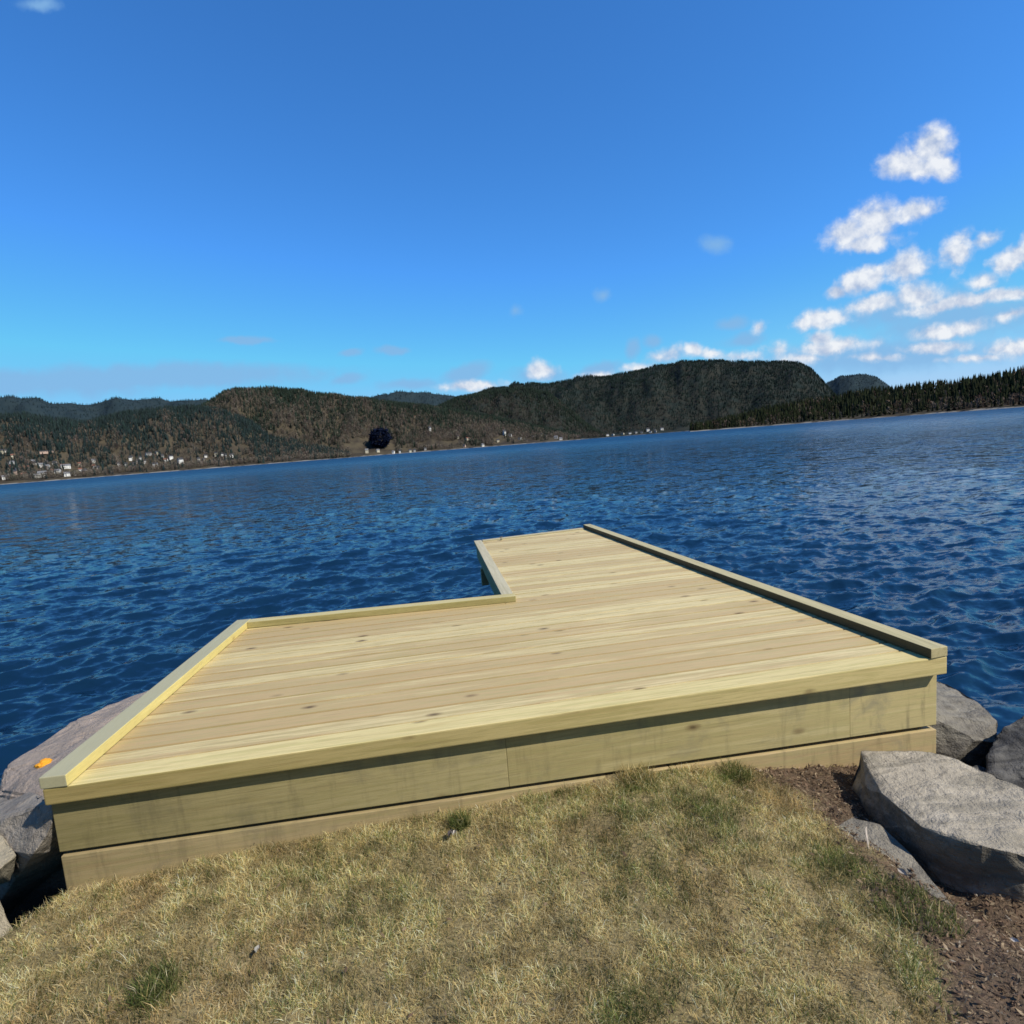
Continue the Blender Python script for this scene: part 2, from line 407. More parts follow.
def scatter(protos, pos, hts, wid, cols, rng):
    Vs, Ts, Cs = [], [], []; base = 0
    which = rng.integers(0, len(protos), len(pos))
    for k, (V, T) in enumerate(protos):
        idx = np.where(which == k)[0]
        if not len(idx): continue
        an = rng.uniform(0, 6.28, len(idx)); c, s = np.cos(an), np.sin(an)
        x = V[None, :, 0] * c[:, None] - V[None, :, 1] * s[:, None]; y = V[None, :, 0] * s[:, None] + V[None, :, 1] * c[:, None]
        h = hts[idx][:, None]; w = (hts * wid)[idx][:, None]
        P = np.stack([x * w + pos[idx][:, 0:1], y * w + pos[idx][:, 1:2], V[None, :, 2] * h + pos[idx][:, 2:3]], -1)
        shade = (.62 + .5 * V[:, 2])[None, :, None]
        Cs.append((cols[idx][:, None, :] * shade).reshape(-1, 3))
        n = len(V)
        Ts.append((T[None] + (np.arange(len(idx)) * n)[:, None, None] + base).reshape(-1, 3))
        Vs.append(P.reshape(-1, 3)); base += n * len(idx)
    return np.concatenate(Vs), np.concatenate(Ts), np.concatenate(Cs)

trng = np.random.default_rng(21)
CON = [conifer_arrays(trng, 3, 5) for _ in range(8)]; BAR = [bare_arrays(trng) for _ in range(8)]
con_p, con_h, con_c, bar_p, bar_h, bar_c = [], [], [], [], [], []
def plant(H, n, fr, con_frac, hmin, hmax, ccol, bcol, a0=None, a1=None, clear=None):
    a = trng.uniform(H.az[0] if a0 is None else a0, H.az[-1] if a1 is None else a1, n); f = trng.uniform(*fr, n)
    x, y, z = H.pos(a, f)
    cf = con_frac(a, f) if callable(con_frac) else np.full(n, con_frac)
    keep = np.ones(n, bool)
    if clear is not None: keep = ~clear(a, f)
    isC = trng.random(n) < cf
    hh = trng.uniform(hmin, hmax, n)
    P = np.stack([x, y, z - .3], -1)
    var = trng.uniform(.6, 1.45, (n, 1))
    tint = 1 + trng.normal(0, .05, (n, 3))
    k = isC & keep
    con_p.append(P[k]); con_h.append(hh[k]); con_c.append((np.array(ccol) * var * tint)[k])
    k = ~isC & keep
    bar_p.append(P[k]); bar_h.append(hh[k] * .8); bar_c.append((np.array(bcol) * var * tint)[k])
dk, md, nr_ = (.026, .040, .040), (.024, .036, .026), (.020, .030, .018)
b_far, b_mid, b_near = (.05, .052, .052), (.088, .076, .064), (.135, .112, .090)
plant(HA, 9000, (.05, 1.03), .96, 9, 14, (.020, .036, .042), b_far)  # far trees: haze painted into the bluish green
plant(HD, 2500, (.05, 1.03), 1., 9, 13, (.020, .034, .042), b_far)
plant(HB, 22000, (.06, 1.03), lambda a, f: np.clip(.30 + 1.7 * f + (N1(a * 30, f * 3) - .5) * 1.5, .08, 1), 10, 16, (.018, .031, .026), b_mid)
plant(HE, 9000, (.08, 1.02), lambda a, f: np.clip(.02 + 1.15 * f + (N1(a * 50, f * 4) - .5) * 1.5, .05, 1), 10, 16, md, b_mid)
plant(HC, 26000, (.07, 1.02), lambda a, f: np.clip(-.12 + 1.15 * f ** 1.3 + (N1(a * 45, f * 4) - .5) * 1.5, .03, 1), 10, 17, md, b_near,
      clear=lambda a, f: ((f < .24) & (N2(a * 70 + 5, f * 9, 3) > .53)) | ((f < .30) & (np.abs(a - bearing(374, 450)[0]) < .036)) | ((f < .34) & (a > bearing(496, 440)[0]) & (trng.random(len(a)) < .7)))
plant(HL, 24000, (.04, 1.02), lambda a, f: np.clip(-.05 + 1.35 * f + (N1(a * 60 + 9, f * 5) - .5) * 1.3, .04, 1), 8, 16, (.021, .035, .034), b_near,
      clear=lambda a, f: (f < .42) & (N2(a * 90, f * 14, 3) > .60))
plant(HR, 3600, (.10, 1.05), lambda a, f: np.clip(.92 - .9 * sstep(.30, .0, f) * (N1(a * 60, f) > .45), .1, 1), 9, 16, (.022, .028, .012), (.12, .085, .065))

def finish_stuff(name, protos, P, H, C, wid):
    P, H, C = np.concatenate(P), np.concatenate(H), np.concatenate(C)
    V, T, Cc = scatter(protos, P, H, wid(len(H)), np.clip(C, .004, .6), trng)
    me = np_mesh(name, V, T.ravel(), np.full(len(T), 3), Cc)
    o = link(name, me, None, [M_tree]); return o
tag(finish_stuff('conifer_forest', CON, con_p, con_h, con_c, lambda n: trng.uniform(.8, 1.4, n)),
    'dark green conifer forest covering the hills across the lake', 'forest', kind='stuff')
tag(finish_stuff('bare_woodland', BAR, bar_p, bar_h, bar_c, lambda n: trng.uniform(.9, 1.6, n)),
    'grey brown leafless woodland on the lower slopes across the lake', 'woodland', kind='stuff')

# ---- single trees: the headland's front rows and the crest of the central hill
def tree_object_mesh(name, detailed, bare, col, rng):
    if bare:
        V, T = bare_arrays(rng, 46)
    else:
        V, T = conifer_arrays(rng, 6, 8)
    k = len(V)
    tv = [(math.cos(a) * .016, math.sin(a) * .016, z) for z in (0, .3) for a in np.linspace(0, 6.283, 5, endpoint=False)]
    tt = []
    for s in range(5):
        n = (s + 1) % 5; tt += [(k + s, k + n, k + 5 + n), (k + s, k + 5 + n, k + 5 + s)]
    V = np.concatenate([V, np.array(tv)]); 
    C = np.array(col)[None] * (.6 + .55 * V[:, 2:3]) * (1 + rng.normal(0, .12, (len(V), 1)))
    C[k:] = (.09, .07, .055)
    T = np.concatenate([T, np.array(tt)])
    return np_mesh(name, V, T.ravel(), np.full(len(T), 3), np.clip(C, .004, .6))
SPR = [link_me for link_me in (tree_object_mesh('conifer', True, False, c, trng) for c in
       [(.021, .028, .012), (.026, .033, .013), (.016, .022, .011), (.030, .034, .015), (.019, .026, .016), (.024, .026, .012), (.014, .02, .010), (.035, .036, .018)])]
for me in SPR: me.materials.append(M_tree)
SPB = [tree_object_mesh('bare_tree', True, True, c, trng) for c in [(.15, .11, .085), (.12, .085, .065), (.19, .15, .12)]]
for me in SPB: me.materials.append(M_tree)
def single(me, name, H, a, f, h, w, label, cat, group):
    o = bpy.data.objects.new(name, me); COL.objects.link(o)
    x, y, z = H.pos(a, f); o.location = (float(x), float(y), float(z) - .2)
    o.scale = (h * w, h * w, h); o.rotation_euler = (0, 0, random.uniform(0, 6.28))
    tag(o, label, cat, group)
a0, a1 = bearing(712, 425)[0], bearing(1060, 402)[0]
for k in range(225):
    a = a0 + (a1 - a0) * (k + random.random()) / 225
    band = k % 3
    f = (random.uniform(.03, .10), random.uniform(.2, .5), random.uniform(.93, 1.0))[band]
    lab = ('dark conifer at the water edge of the wooded headland on the right', 'dark conifer on the slope of the wooded headland on the right',
           'dark conifer breaking the skyline of the wooded headland on the right')[band]
    grp = ('shore conifers on the headland', 'slope conifers on the headland', 'skyline conifers on the headland')[band]
    single(random.choice(SPR), 'conifer', HR, a, f, random.uniform(7, 13.5), random.uniform(1.0, 1.6), lab, 'tree', grp)
for k in range(46):
    a = bearing(random.choice((random.uniform(930, 1040), random.uniform(720, 1040))), 410)[0]
    single(random.choice(SPB), 'bare_tree', HR, a, random.uniform(.02, .12), random.uniform(5, 10), random.uniform(1.2, 1.9),
           'brown leafless tree at the foot of the wooded headland on the right', 'tree', 'bare trees at the headland shore')
b0, b1 = bearing(214, 400)[0], bearing(400, 400)[0]
for k in range(62):
    a = b0 + (b1 - b0) * (k + random.random()) / 62
    single(random.choice(SPR), 'conifer', HC, a, random.uniform(.95, 1.0), random.uniform(9, 20), random.uniform(.8, 1.2),
           'dark conifer standing against the sky on the crest of the central hill', 'tree', 'crest conifers on the central hill')

# the round dark grove above the far shore
def dark_grove():
    x, y, z, f, a = HC.find(381, 448)
    rng = np.random.default_rng(3); V, T = [], []
    for k in range(1500):
        u = rng.normal(0, 1, 3); u /= np.linalg.norm(u); r = rng.uniform(.72, 1.03)
        c = u * r * np.array([27, 20, 25]) + np.array([0, 0, 27]); s = rng.uniform(1.6, 3.6)
        b = len(V); V += [tuple(c + rng.normal(0, s, 3)) for _ in range(3)]; T.append((b, b + 1, b + 2))
    C = np.array([(.006, .011, .032)]) * rng.uniform(.6, 1.5, (len(V), 1))
    me = np_mesh('crown', V, np.array(T).ravel(), np.full(len(T), 3), C)
    g = empty('dark_tree', (x, y, z)); link('crown', me, g, [M_tree])
    tag(g, 'big round navy dark tree crown alone above the far shore left of centre', 'tree')
    bm = bmesh.new(); bmesh.ops.create_cone(bm, segments=8, radius1=2.2, radius2=1.2, depth=14, cap_ends=True)
    bmesh.ops.translate(bm, verts=bm.verts, vec=(0, 0, 6)); tm = bpy.data.meshes.new('trunk'); bm.to_mesh(tm); bm.free()
    m, t, b = material('dark_bark', .9); b.inputs['Base Color'].default_value = (.04, .03, .025, 1)
    link('trunk', tm, g, [m])
dark_grove()

# ---- houses on the far shore
def plain(name, c, rough=.8, spec=.3, var=.12, scale=3):
    m, t, b = material(name, rough, spec)
    n = t.noise(coords(t), scale, 3)
    t.l.new(t.mix(n, tuple(v * (1 - var) for v in c), tuple(min(.9, v * (1 + var)) for v in c)), b.inputs['Base Color']); return m
WALLS = {'white': plain('white_boards', (.80, .79, .76)), 'cream': plain('cream_boards', (.66, .60, .46)), 'pink': plain('pinkish_boards', (.52, .38, .31)),
         'grey': plain('grey_boards', (.42, .41, .40)), 'red': plain('red_boards', (.20, .07, .05))}
ROOFS = {'dark': plain('dark_roof', (.05, .05, .055)), 'red': plain('tiled_roof', (.20, .09, .06)), 'grey': plain('slate_roof', (.17, .17, .18))}
M_pane = plain('window_glass', (.03, .035, .045), .2, .5)
def prism(w, d, h, rh, parts):
    """gabled house: wall block with gable ends; roof slabs with eaves"""
    bm = bmesh.new(); x, y = w / 2, d / 2
    vs = [bm.verts.new(p) for p in [(-x, -y, -3), (x, -y, -3), (x, y, -3), (-x, y, -3), (-x, -y, h), (x, -y, h), (x, y, h), (-x, y, h), (-x, 0, h + rh), (x, 0, h + rh)]]
    for f in [(0, 1, 5, 4), (1, 2, 6, 9, 5), (2, 3, 7, 6), (3, 0, 4, 8, 7), (4, 5, 9, 8), (6, 7, 8, 9)]: bm.faces.new([vs[i] for i in f])
    wm = bpy.data.meshes.new('wall'); bm.to_mesh(wm); bm.free()
    bm = bmesh.new(); e = .5; t = .35
    for sgn in (-1, 1):
        yy_ = sgn * (y + e); ze = h - e * rh / y
        p = [(-x - e, yy_, ze + .05), (x + e, yy_, ze + .05), (x + e, 0, h + rh + .05), (-x - e, 0, h + rh + .05)]
        lo = [bm.verts.new(q) for q in p]; hi = [bm.verts.new((q[0], q[1], q[2] + t)) for q in p]
        for f in [(0, 1, 2, 3)]: bm.faces.new([lo[i] for i in f]); bm.faces.new([hi[i] for i in f[::-1]])
        for i in range(4): bm.faces.new([lo[i], hi[i], hi[(i + 1) % 4], lo[(i + 1) % 4]])
    bmesh.ops.recalc_face_normals(bm, faces=bm.faces)
    rm = bpy.data.meshes.new('roof'); bm.to_mesh(rm); bm.free()
    return wm, rm
def house(x, y, wpx, hill, wall='white', roof='dark', label=None, group=None, floors=2, name='house', rot=None):
    px, py, pz, f, a = hill.find(x, y)
    d = math.hypot(px, py); w = wpx * .68 * d / F_PX; h = 2.5 * floors
    wm, rm = prism(w, max(7, w * .6), h, h * .45, None)
    g = empty(name, (px, py, pz), -a + (random.uniform(-.5, .5) if rot is None else rot))
    wm.materials.append(WALLS[wall]); rm.materials.append(ROOFS[roof])
    link('wall', wm, g); link('roof', rm, g)
    nwin = max(2, int(w / 3.6))
    for fl in range(floors):                       # windows of the front wall, one small pane each
        for k in range(min(nwin, 5)):
            cx = -w / 2 + w * (k + .5) / min(nwin, 5); z = .9 + 3 * fl
            bm = bmesh.new(); bmesh.ops.create_cube(bm, size=1)
            bmesh.ops.scale(bm, verts=bm.verts, vec=(1.0, .12, 1.3)); bmesh.ops.translate(bm, verts=bm.verts, vec=(cx, -max(7, w * .6) / 2, z + .65))
            me = bpy.data.meshes.new('window'); bm.to_mesh(me); bm.free(); me.materials.append(M_pane); link('window', me, g)
    tag(g, label, 'house', group)
GL, GM, GC, GB, GR = 'village houses at the far left shore', 'houses along the shore under the left slope', 'houses at the foot of the central hill', 'houses by the shore below the round hill', 'houses on the shore below the plateau hill'
LG = {GL: 'tiny house among the village cluster at the far left shore', GM: 'tiny house in the second cluster along the left far shore',
      GC: 'tiny house at the water under the central wooded hill', GB: 'tiny house by the far shore below the round hill', GR: 'tiny house at the shore below the flat topped hill'}
for (x, y, w, c, r) in [(2, 453, 4, 'cream', 'dark'), (12.7, 465, 4, 'white', 'grey'), (36, 465, 4.5, 'white', 'dark'), (41, 467, 4, 'white', 'grey'), (47, 467, 4.5, 'white', 'dark'),
                        (55, 465, 3.5, 'grey', 'dark'), (58, 473, 5, 'white', 'grey'), (51, 473, 3, 'grey', 'red'), (24, 477, 4.5, 'white', 'red'), (9.5, 478, 3, 'white', 'dark'), (5.5, 479.5, 5, 'white', 'grey'),
                        (30, 477, 3, 'cream', 'dark'), (37, 478, 5, 'white', 'grey'), (67, 476, 6, 'white', 'grey'), (74, 475, 3.5, 'white', 'dark'), (80.6, 472, 3, 'white', 'red'), (86, 472, 3, 'grey', 'dark'),
                        (13, 458, 3, 'cream', 'red'), (119, 466, 3, 'white', 'dark'), (126, 466, 3.5, 'grey', 'dark'), (98, 470, 3, 'grey', 'dark'), (16, 474, 3, 'pink', 'dark')]:
    house(x, y, w, HL, c, r, LG[GL], GL)
hrng = random.Random(77)
for k in range(26):                                  # the muted rest of the shoreline settlements
    if k < 12: house(hrng.uniform(0, 100), hrng.uniform(462, 474), hrng.uniform(2.5, 4), HL, hrng.choice(['cream', 'grey', 'pink', 'white', 'red']), hrng.choice(['dark', 'red', 'grey']), LG[GL], GL)
    elif k < 17: house(hrng.uniform(125, 232), hrng.uniform(456, 463), hrng.uniform(2.5, 3.5), HL, hrng.choice(['cream', 'grey', 'red', 'white']), 'dark', LG[GM], GM)
    elif k < 22: x_ = hrng.uniform(405, 490); house(x_, 449 - (x_ - 430) * .08 + hrng.uniform(0, 4), hrng.uniform(2.5, 3.5), HC, hrng.choice(['cream', 'grey', 'white', 'pink']), 'dark', LG[GC], GC)
    else: x_ = hrng.uniform(570, 690); house(x_, 436 - (x_ - 590) * .07 + hrng.uniform(0, 2), hrng.uniform(2.5, 3.5), HB, hrng.choice(['cream', 'grey', 'white']), 'dark', LG[GR], GR)
house(6.3, 453, 4, HL, 'white', 'dark', 'small white house standing high above the village at the far left edge', None)
house(47, 452.5, 13, HL, 'pink', 'dark', 'long low pinkish building on the slope above the left village', None, 1, 'long_building', 0)
house(66, 468, 9, HL, 'white', 'grey', 'wide white building in the middle of the left village', None, 2, 'long_building', 0)
house(43, 477, 8, HL, 'white', 'grey', 'brightest large white house right at the waterline of the left village', None, 3)
for (x, y, w, c, r) in [(157.6, 454.5, 4.5, 'cream', 'dark'), (166, 462, 4, 'white', 'red'), (171, 458.5, 4, 'white', 'dark'), (155.5, 466, 5, 'white', 'dark'), (144.6, 463, 3, 'grey', 'dark'),
                        (134, 466, 3, 'cream', 'dark'), (166.5, 466, 3, 'grey', 'grey'), (198.7, 461, 3, 'white', 'dark'), (206, 457.5, 4, 'white', 'dark'), (216.4, 455.5, 3, 'cream', 'dark'),
                        (222, 456, 3.5, 'white', 'dark'), (225.5, 457, 3, 'grey', 'dark'), (162, 458, 3.5, 'grey', 'dark')]:
    house(x, y, w, HL, c, r, LG[GM], GM)
house(148.7, 455.5, 6, HL, 'white', 'dark', 'white house with a broad dark roof at the top of the second shore cluster', None)
house(180.6, 463, 5.5, HL, 'white', 'dark', 'bright white boxy house alone near the water right of the second cluster', None, 3)
house(232, 457, 5.5, HL, 'white', 'dark', 'bright white house ending the row at the foot of the central hill', None, 2)
for (x, y, w, c, r) in [(276.8, 453.5, 4, 'white', 'dark'), (316, 454, 5, 'white', 'grey'), (378, 452, 4, 'cream', 'grey'), (393.6, 454.5, 3, 'white', 'grey'), (400, 453.5, 2.5, 'white', 'dark'),
                        (458, 438, 3, 'cream', 'dark'), (471, 442, 3, 'pink', 'dark'), (483, 448, 3, 'white', 'grey'), (305, 455, 3, 'grey', 'dark'), (311, 454, 3, 'white', 'dark')]:
    house(x, y, w, HC, c, r, LG[GC], GC)
house(290.8, 451.5, 6.5, HC, 'white', 'dark', 'white house with wide dark roof at the water left of the dark round tree', None)
house(367, 453, 4, HC, 'cream', 'grey', 'tall cream house beside the bare clearing under the dark round tree', None, 3)
house(430, 430.5, 3, HC, 'white', 'dark', 'lone narrow white house high in the brown wood right of the dark tree', None, 3)
house(415, 417, 6, HC, 'pink', 'red', 'brown house highest on the wooded slope right of the dark tree', None, 1)
house(468, 440, 6, HC, 'cream', 'red', 'cream house on the slope at the right foot of the central hill', None, 2)
for (x, y, w, c, r) in [(510, 436, 4, 'white', 'dark'), (542, 436, 3, 'cream', 'dark'), (546, 437, 3.5, 'white', 'dark'), (556, 438.5, 4.5, 'grey', 'grey'), (561, 440, 4, 'white', 'grey'), (564, 437, 3, 'grey', 'dark'), (520, 440, 3, 'white', 'dark'), (533, 438, 3, 'grey', 'dark'), (498, 442, 3, 'cream', 'dark')]:
    house(x, y, w * 1.15, HC, c, r, LG[GB], GB)
house(504.5, 435, 3.5, HC, 'white', 'dark', 'tall narrow white tower house below the round hill', None, 4)
for (x, y, w, c, r) in [(573, 436, 4, 'white', 'dark'), (587, 437.5, 3, 'grey', 'dark'), (599, 436, 4, 'white', 'dark'), (606.5, 436, 6, 'white', 'grey'), (622.6, 434.5, 4, 'cream', 'dark'), (636, 433, 3, 'grey', 'dark'), (579, 437, 3, 'grey', 'dark'), (613, 435.5, 3, 'white', 'dark'), (630, 434, 3.5, 'white', 'dark'), (655, 431, 3, 'cream', 'dark')]:
    house(x, y, w, HB, c, r, LG[GR], GR)
house(590, 430.5, 7, HB, 'white', 'dark', 'largest white building set back from the shore below the flat topped hill', None, 4)
house(648, 431.5, 4, HB, 'white', 'dark', 'white house near the water second last before the headland', None, 4)
house(662, 430, 4, HB, 'white', 'dark', 'white house last before the wooded headland', None, 3)

# ------------------------------------------------------------------ wood
def wood(name, pale, tan, green, along='X', knots=1.0, grime=.0, side=None, fade=None, grad=None):
    m, t, b = material(name, .62, .25)
    oc = coords(t)
    rnd = t.new('ShaderNodeAttribute', attribute_name='rnd').outputs['Fac']
    off = t.new('ShaderNodeCombineXYZ', i_0=t.math('MULTIPLY', rnd, 37), i_1=t.math('MULTIPLY', rnd, 11), i_2=t.math('MULTIPLY', rnd, 7)).outputs[0]
    p = t.new('ShaderNodeVectorMath', operation='ADD', i_0=oc, i_1=off).outputs[0]
    if along == 'Y': p = t.mapping(p, rot=(0, 0, R(90)))
    ps = t.mapping(p, scale=(.55, 11, 11))
    band = t.noise(ps, 2.2, 5, .62, .5)
    ring = t.noise(t.mapping(p, scale=(.7, 17, 17)), 3.0, 6, .70, .7)
    fibre = t.noise(t.mapping(p, scale=(4, 190, 190)), 2.0, 3, .7)
    c = t.mix(t.rng(t.math('ADD', band, t.math('MULTIPLY', t.math('SUBTRACT', rnd, .5), .46)), .40, .60), pale, tan)
    c = t.mix(t.math('MULTIPLY', t.rng(ring, .46, .60), .75), c, green)
    dk = t.noise(t.mapping(p, scale=(.5, 17, 17)), 2.6, 6, .7, .8)
    c = t.mix(t.math('MULTIPLY', t.rng(dk, .55, .70), .62), c, tuple(v * .58 for v in tan))
    c = t.mix(t.math('MULTIPLY', t.rng(fibre, .45, .72), .42), c, tuple(v * .55 for v in tan))
    # knots: sparse elongated dark eyes
    vo = t.new('ShaderNodeTexVoronoi', feature='F1'); t.put(vo.inputs['Vector'], t.mapping(p, scale=(1.0, 2.1, 2.1))); vo.inputs['Scale'].default_value = 3.3
    sel = t.math('GREATER_THAN', t.new('ShaderNodeSeparateColor', i_0=vo.outputs['Color']).outputs[0], .40)
    wob = t.noise(p, 30, 3)
    kd = t.math('ADD', vo.outputs['Distance'], t.math('MULTIPLY', wob, .05))
    kn = t.math('MULTIPLY', t.math('MULTIPLY', t.rng(kd, .07, .20, 1, 0), sel), .80 * knots)
    c = t.mix(kn, c, (.17, .105, .05))
    core = t.math('MULTIPLY', t.math('MULTIPLY', t.rng(kd, .05, .095, 1, 0), sel), .7 * knots)
    c = t.mix(core, c, (.055, .03, .015))
    if grime:
        dr = t.noise(t.mapping(oc, scale=(11, 11, 1.6)), 1.6, 5, .65, .3)
        c = t.mix(t.math('MULTIPLY', t.rng(dr, .50, .72), grime * .9), c, (.15, .125, .075))
        gn = t.noise(oc, 4.5, 6, .68, .5)
        c = t.mix(t.math('MULTIPLY', t.rng(gn, .50, .72), grime), c, (.20, .19, .15))
    big = t.noise(oc, 1.1, 3)
    c = t.mix(t.rng(big, .3, .7, 0, .22), c, tuple(v * .72 for v in pale))
    if side:                                       # side faces toned apart from the top; on curbs it paints light and shade
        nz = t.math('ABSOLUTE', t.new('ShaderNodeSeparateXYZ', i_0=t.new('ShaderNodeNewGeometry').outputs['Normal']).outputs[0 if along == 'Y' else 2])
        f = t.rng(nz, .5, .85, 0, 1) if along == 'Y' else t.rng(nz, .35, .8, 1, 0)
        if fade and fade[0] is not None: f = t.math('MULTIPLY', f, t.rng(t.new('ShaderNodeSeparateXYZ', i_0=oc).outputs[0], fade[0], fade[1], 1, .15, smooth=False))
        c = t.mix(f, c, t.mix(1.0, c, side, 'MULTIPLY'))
    if grad:                                       # the wood pales towards its right end
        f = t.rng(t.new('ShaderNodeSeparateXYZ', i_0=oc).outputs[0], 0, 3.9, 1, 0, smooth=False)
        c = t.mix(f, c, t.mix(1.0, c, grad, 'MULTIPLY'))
    t.l.new(c, b.inputs['Base Color'])
    h = t.math('ADD', t.math('MULTIPLY', fibre, .4), t.math('MULTIPLY', ring, .6))
    t.l.new(t.bump(h, .35, .004), b.inputs['Normal'])
    return m
PALE, TAN, GRN = (.73, .60, .315), (.55, .40, .20), (.47, .385, .175)
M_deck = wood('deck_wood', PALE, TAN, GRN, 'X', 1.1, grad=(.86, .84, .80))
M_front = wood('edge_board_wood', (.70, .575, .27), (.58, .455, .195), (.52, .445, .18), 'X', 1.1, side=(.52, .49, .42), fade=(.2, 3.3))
M_railY = wood('curb_wood', (.53, .455, .25), (.44, .375, .195), (.42, .37, .19), 'Y', .7, side=(.17, .16, .14))  # shade on the curb's inner face painted into its sides
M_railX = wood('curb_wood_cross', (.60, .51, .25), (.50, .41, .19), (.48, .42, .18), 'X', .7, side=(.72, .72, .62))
M_yel = wood('sunlit_side_curb_wood', (.46, .435, .28), (.41, .38, .235), (.40, .38, .24), 'Y', .35, side=(1.75, 1.52, .88))  # sunlight on the inner face painted into the side tone
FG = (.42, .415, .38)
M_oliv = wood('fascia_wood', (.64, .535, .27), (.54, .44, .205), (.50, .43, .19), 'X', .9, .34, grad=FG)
M_oliv2 = M_oliv
M_oliv3 = wood('stained_fascia_wood', (.66, .55, .29), (.56, .455, .22), (.51, .44, .20), 'X', .7, .6)
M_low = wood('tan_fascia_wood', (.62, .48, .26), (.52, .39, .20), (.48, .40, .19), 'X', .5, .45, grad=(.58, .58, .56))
M_shade = wood('shade_dark_wood', (.10, .085, .045), (.08, .065, .035), (.07, .065, .03), 'X', .5)
M_silver = wood('trim_wood', (.55, .49, .33), (.47, .41, .26), (.45, .40, .25), 'Y', .4)

def set_rnd(me, per_vert=None, val=None):
    a = me.attributes.new('rnd', 'FLOAT', 'POINT')
    v = np.full(len(me.vertices), random.random() if val is None else val, np.float32) if per_vert is None else np.asarray(per_vert, np.float32)
    a.data.foreach_set('value', v)
def board(name, quad, z0, z1, mat, parent, bev=.004, rnd=None, zr=None):
    """plan-view quad (u,v) extruded z0..z1 ; zr = (z0,z1) at the high-u end"""
    bm = bmesh.new()
    us = [q[0] for q in quad]; ua, ub = min(us), max(us)
    def zz(u, i):
        if zr is None: return (z0, z1)[i]
        f = (u - ua) / max(1e-6, ub - ua); return (z0, z1)[i] * (1 - f) + zr[i] * f
    n = len(quad)
    lo = [bm.verts.new((q[0], q[1], zz(q[0], 0))) for q in quad]; hi = [bm.verts.new((q[0], q[1], zz(q[0], 1))) for q in quad]
    bm.faces.new(lo[::-1]); bm.faces.new(hi)
    for i in range(n): bm.faces.new([lo[i], lo[(i + 1) % n], hi[(i + 1) % n], hi[i]])
    bmesh.ops.recalc_face_normals(bm, faces=bm.faces)
    if bev: bmesh.ops.bevel(bm, geom=bm.edges[:], offset=bev, segments=2, affect='EDGES', profile=.6)
    me = bpy.data.meshes.new(name); bm.to_mesh(me); bm.free()
    set_rnd(me, val=rnd)
    return link(name, me, parent, [mat])

# ------------------------------------------------------------------ the dock, in its own frame: u along the front edge, v outwards
DO = Vector((-1.9163, 2.1437, 0)); DR = math.atan2(.15, .98869)
def W2(u, v, z=0.):
    return DO.x + u * math.cos(DR) - v * math.sin(DR), DO.y + u * math.sin(DR) + v * math.cos(DR), z
dock = empty('dock', (DO.x, DO.y, 0), DR)
tag(dock, 'new pale timber dock with L-shaped deck and low curbs built out over the lake', 'dock')
FLc, FRc, BRc, NLc, NIc, LBc = (0, 0), (4.045, -.012), (3.762, 5.10), (2.164, 4.907), (2.117, 1.968), (.115, 2.108)
def lerp(a, b, f): return (a[0] + (b[0] - a[0]) * f, a[1] + (b[1] - a[1]) * f)
def clip(poly, n, d):
    out = []
    for i in range(len(poly)):
        a, b = poly[i], poly[(i + 1) % len(poly)]
        da = a[0] * n[0] + a[1] * n[1] - d; db = b[0] * n[0] + b[1] * n[1] - d
        if da <= 0: out.append(a)
        if da * db < 0: out.append(lerp(a, b, da / (da - db)))
    return out
def clip_poly(poly, conv):
    for i in range(len(conv)):                     # conv counter-clockwise
        a, b = conv[i], conv[(i + 1) % len(conv)]
        n = (b[1] - a[1], -(b[0] - a[0])); poly = clip(poly, n, n[0] * a[0] + n[1] * a[1])
        if len(poly) < 3: return []
    return poly
def decking():
    full = [FLc, FRc, BRc, (lerp(BRc, NLc, 1.6)[0], lerp(BRc, NLc, 1.6)[1]), ]
    big = [(0, 0), FRc, lerp(FRc, BRc, .45), LBc]
    q = .006
    right = [(2.09, -.1), (4.06, -.1), FRc, BRc, NLc, NIc]
    right = [lerp(NIc, NLc, -.7), FRc, BRc, NLc]
    left = [(0, 0), (2.1, 0), lerp(LBc, NIc, 1.0), LBc]
    bm = bmesh.new(); rl = bm.verts.layers.float.new('rnd')
    v = .124; pitch = .1235; k = 0
    while v < 5.1:
        strip = [(-.5, v), (5, v), (5, v + pitch - .0085), (-.5, v + pitch - .0085)]
        if v + pitch < 1.955: polys = [clip_poly(strip, big)]
        elif v > 2.11: polys = [clip_poly(strip, right)]
        else: polys = [clip_poly(strip, left), clip_poly(strip, right)]
        rn = random.random(); dz = random.uniform(-.0012, .0012)
        for pl in polys:
            if len(pl) < 3: continue
            # planks are laid in two lengths: a butt joint at a random joist
            jo = -1
            for part, rn_ in ((clip(pl, (1, 0), jo - .0012), rn), (clip(pl, (-1, 0), -(jo + .0012)), (rn * 7.31) % 1)):
                if len(part) < 3: continue
                lo = [bm.verts.new((p[0], p[1], -.028 + dz)) for p in part]; hi = [bm.verts.new((p[0], p[1], dz)) for p in part]
                for x in lo + hi: x[rl] = rn_
                n = len(part); bm.faces.new(lo[::-1]); bm.faces.new(hi)
                for i in range(n): bm.faces.new([lo[i], lo[(i + 1) % n], hi[(i + 1) % n], hi[i]])
        v += pitch; k += 1
    bmesh.ops.recalc_face_normals(bm, faces=bm.faces)
    bmesh.ops.bevel(bm, geom=[e for e in bm.edges if e.calc_length() > .01 and all(abs(w.co.z) < .01 for w in e.verts)], offset=.003, segments=2, affect='EDGES')
    me = bpy.data.meshes.new('decking'); bm.to_mesh(me); bm.free()
    link('decking', me, dock, [M_deck])
decking()
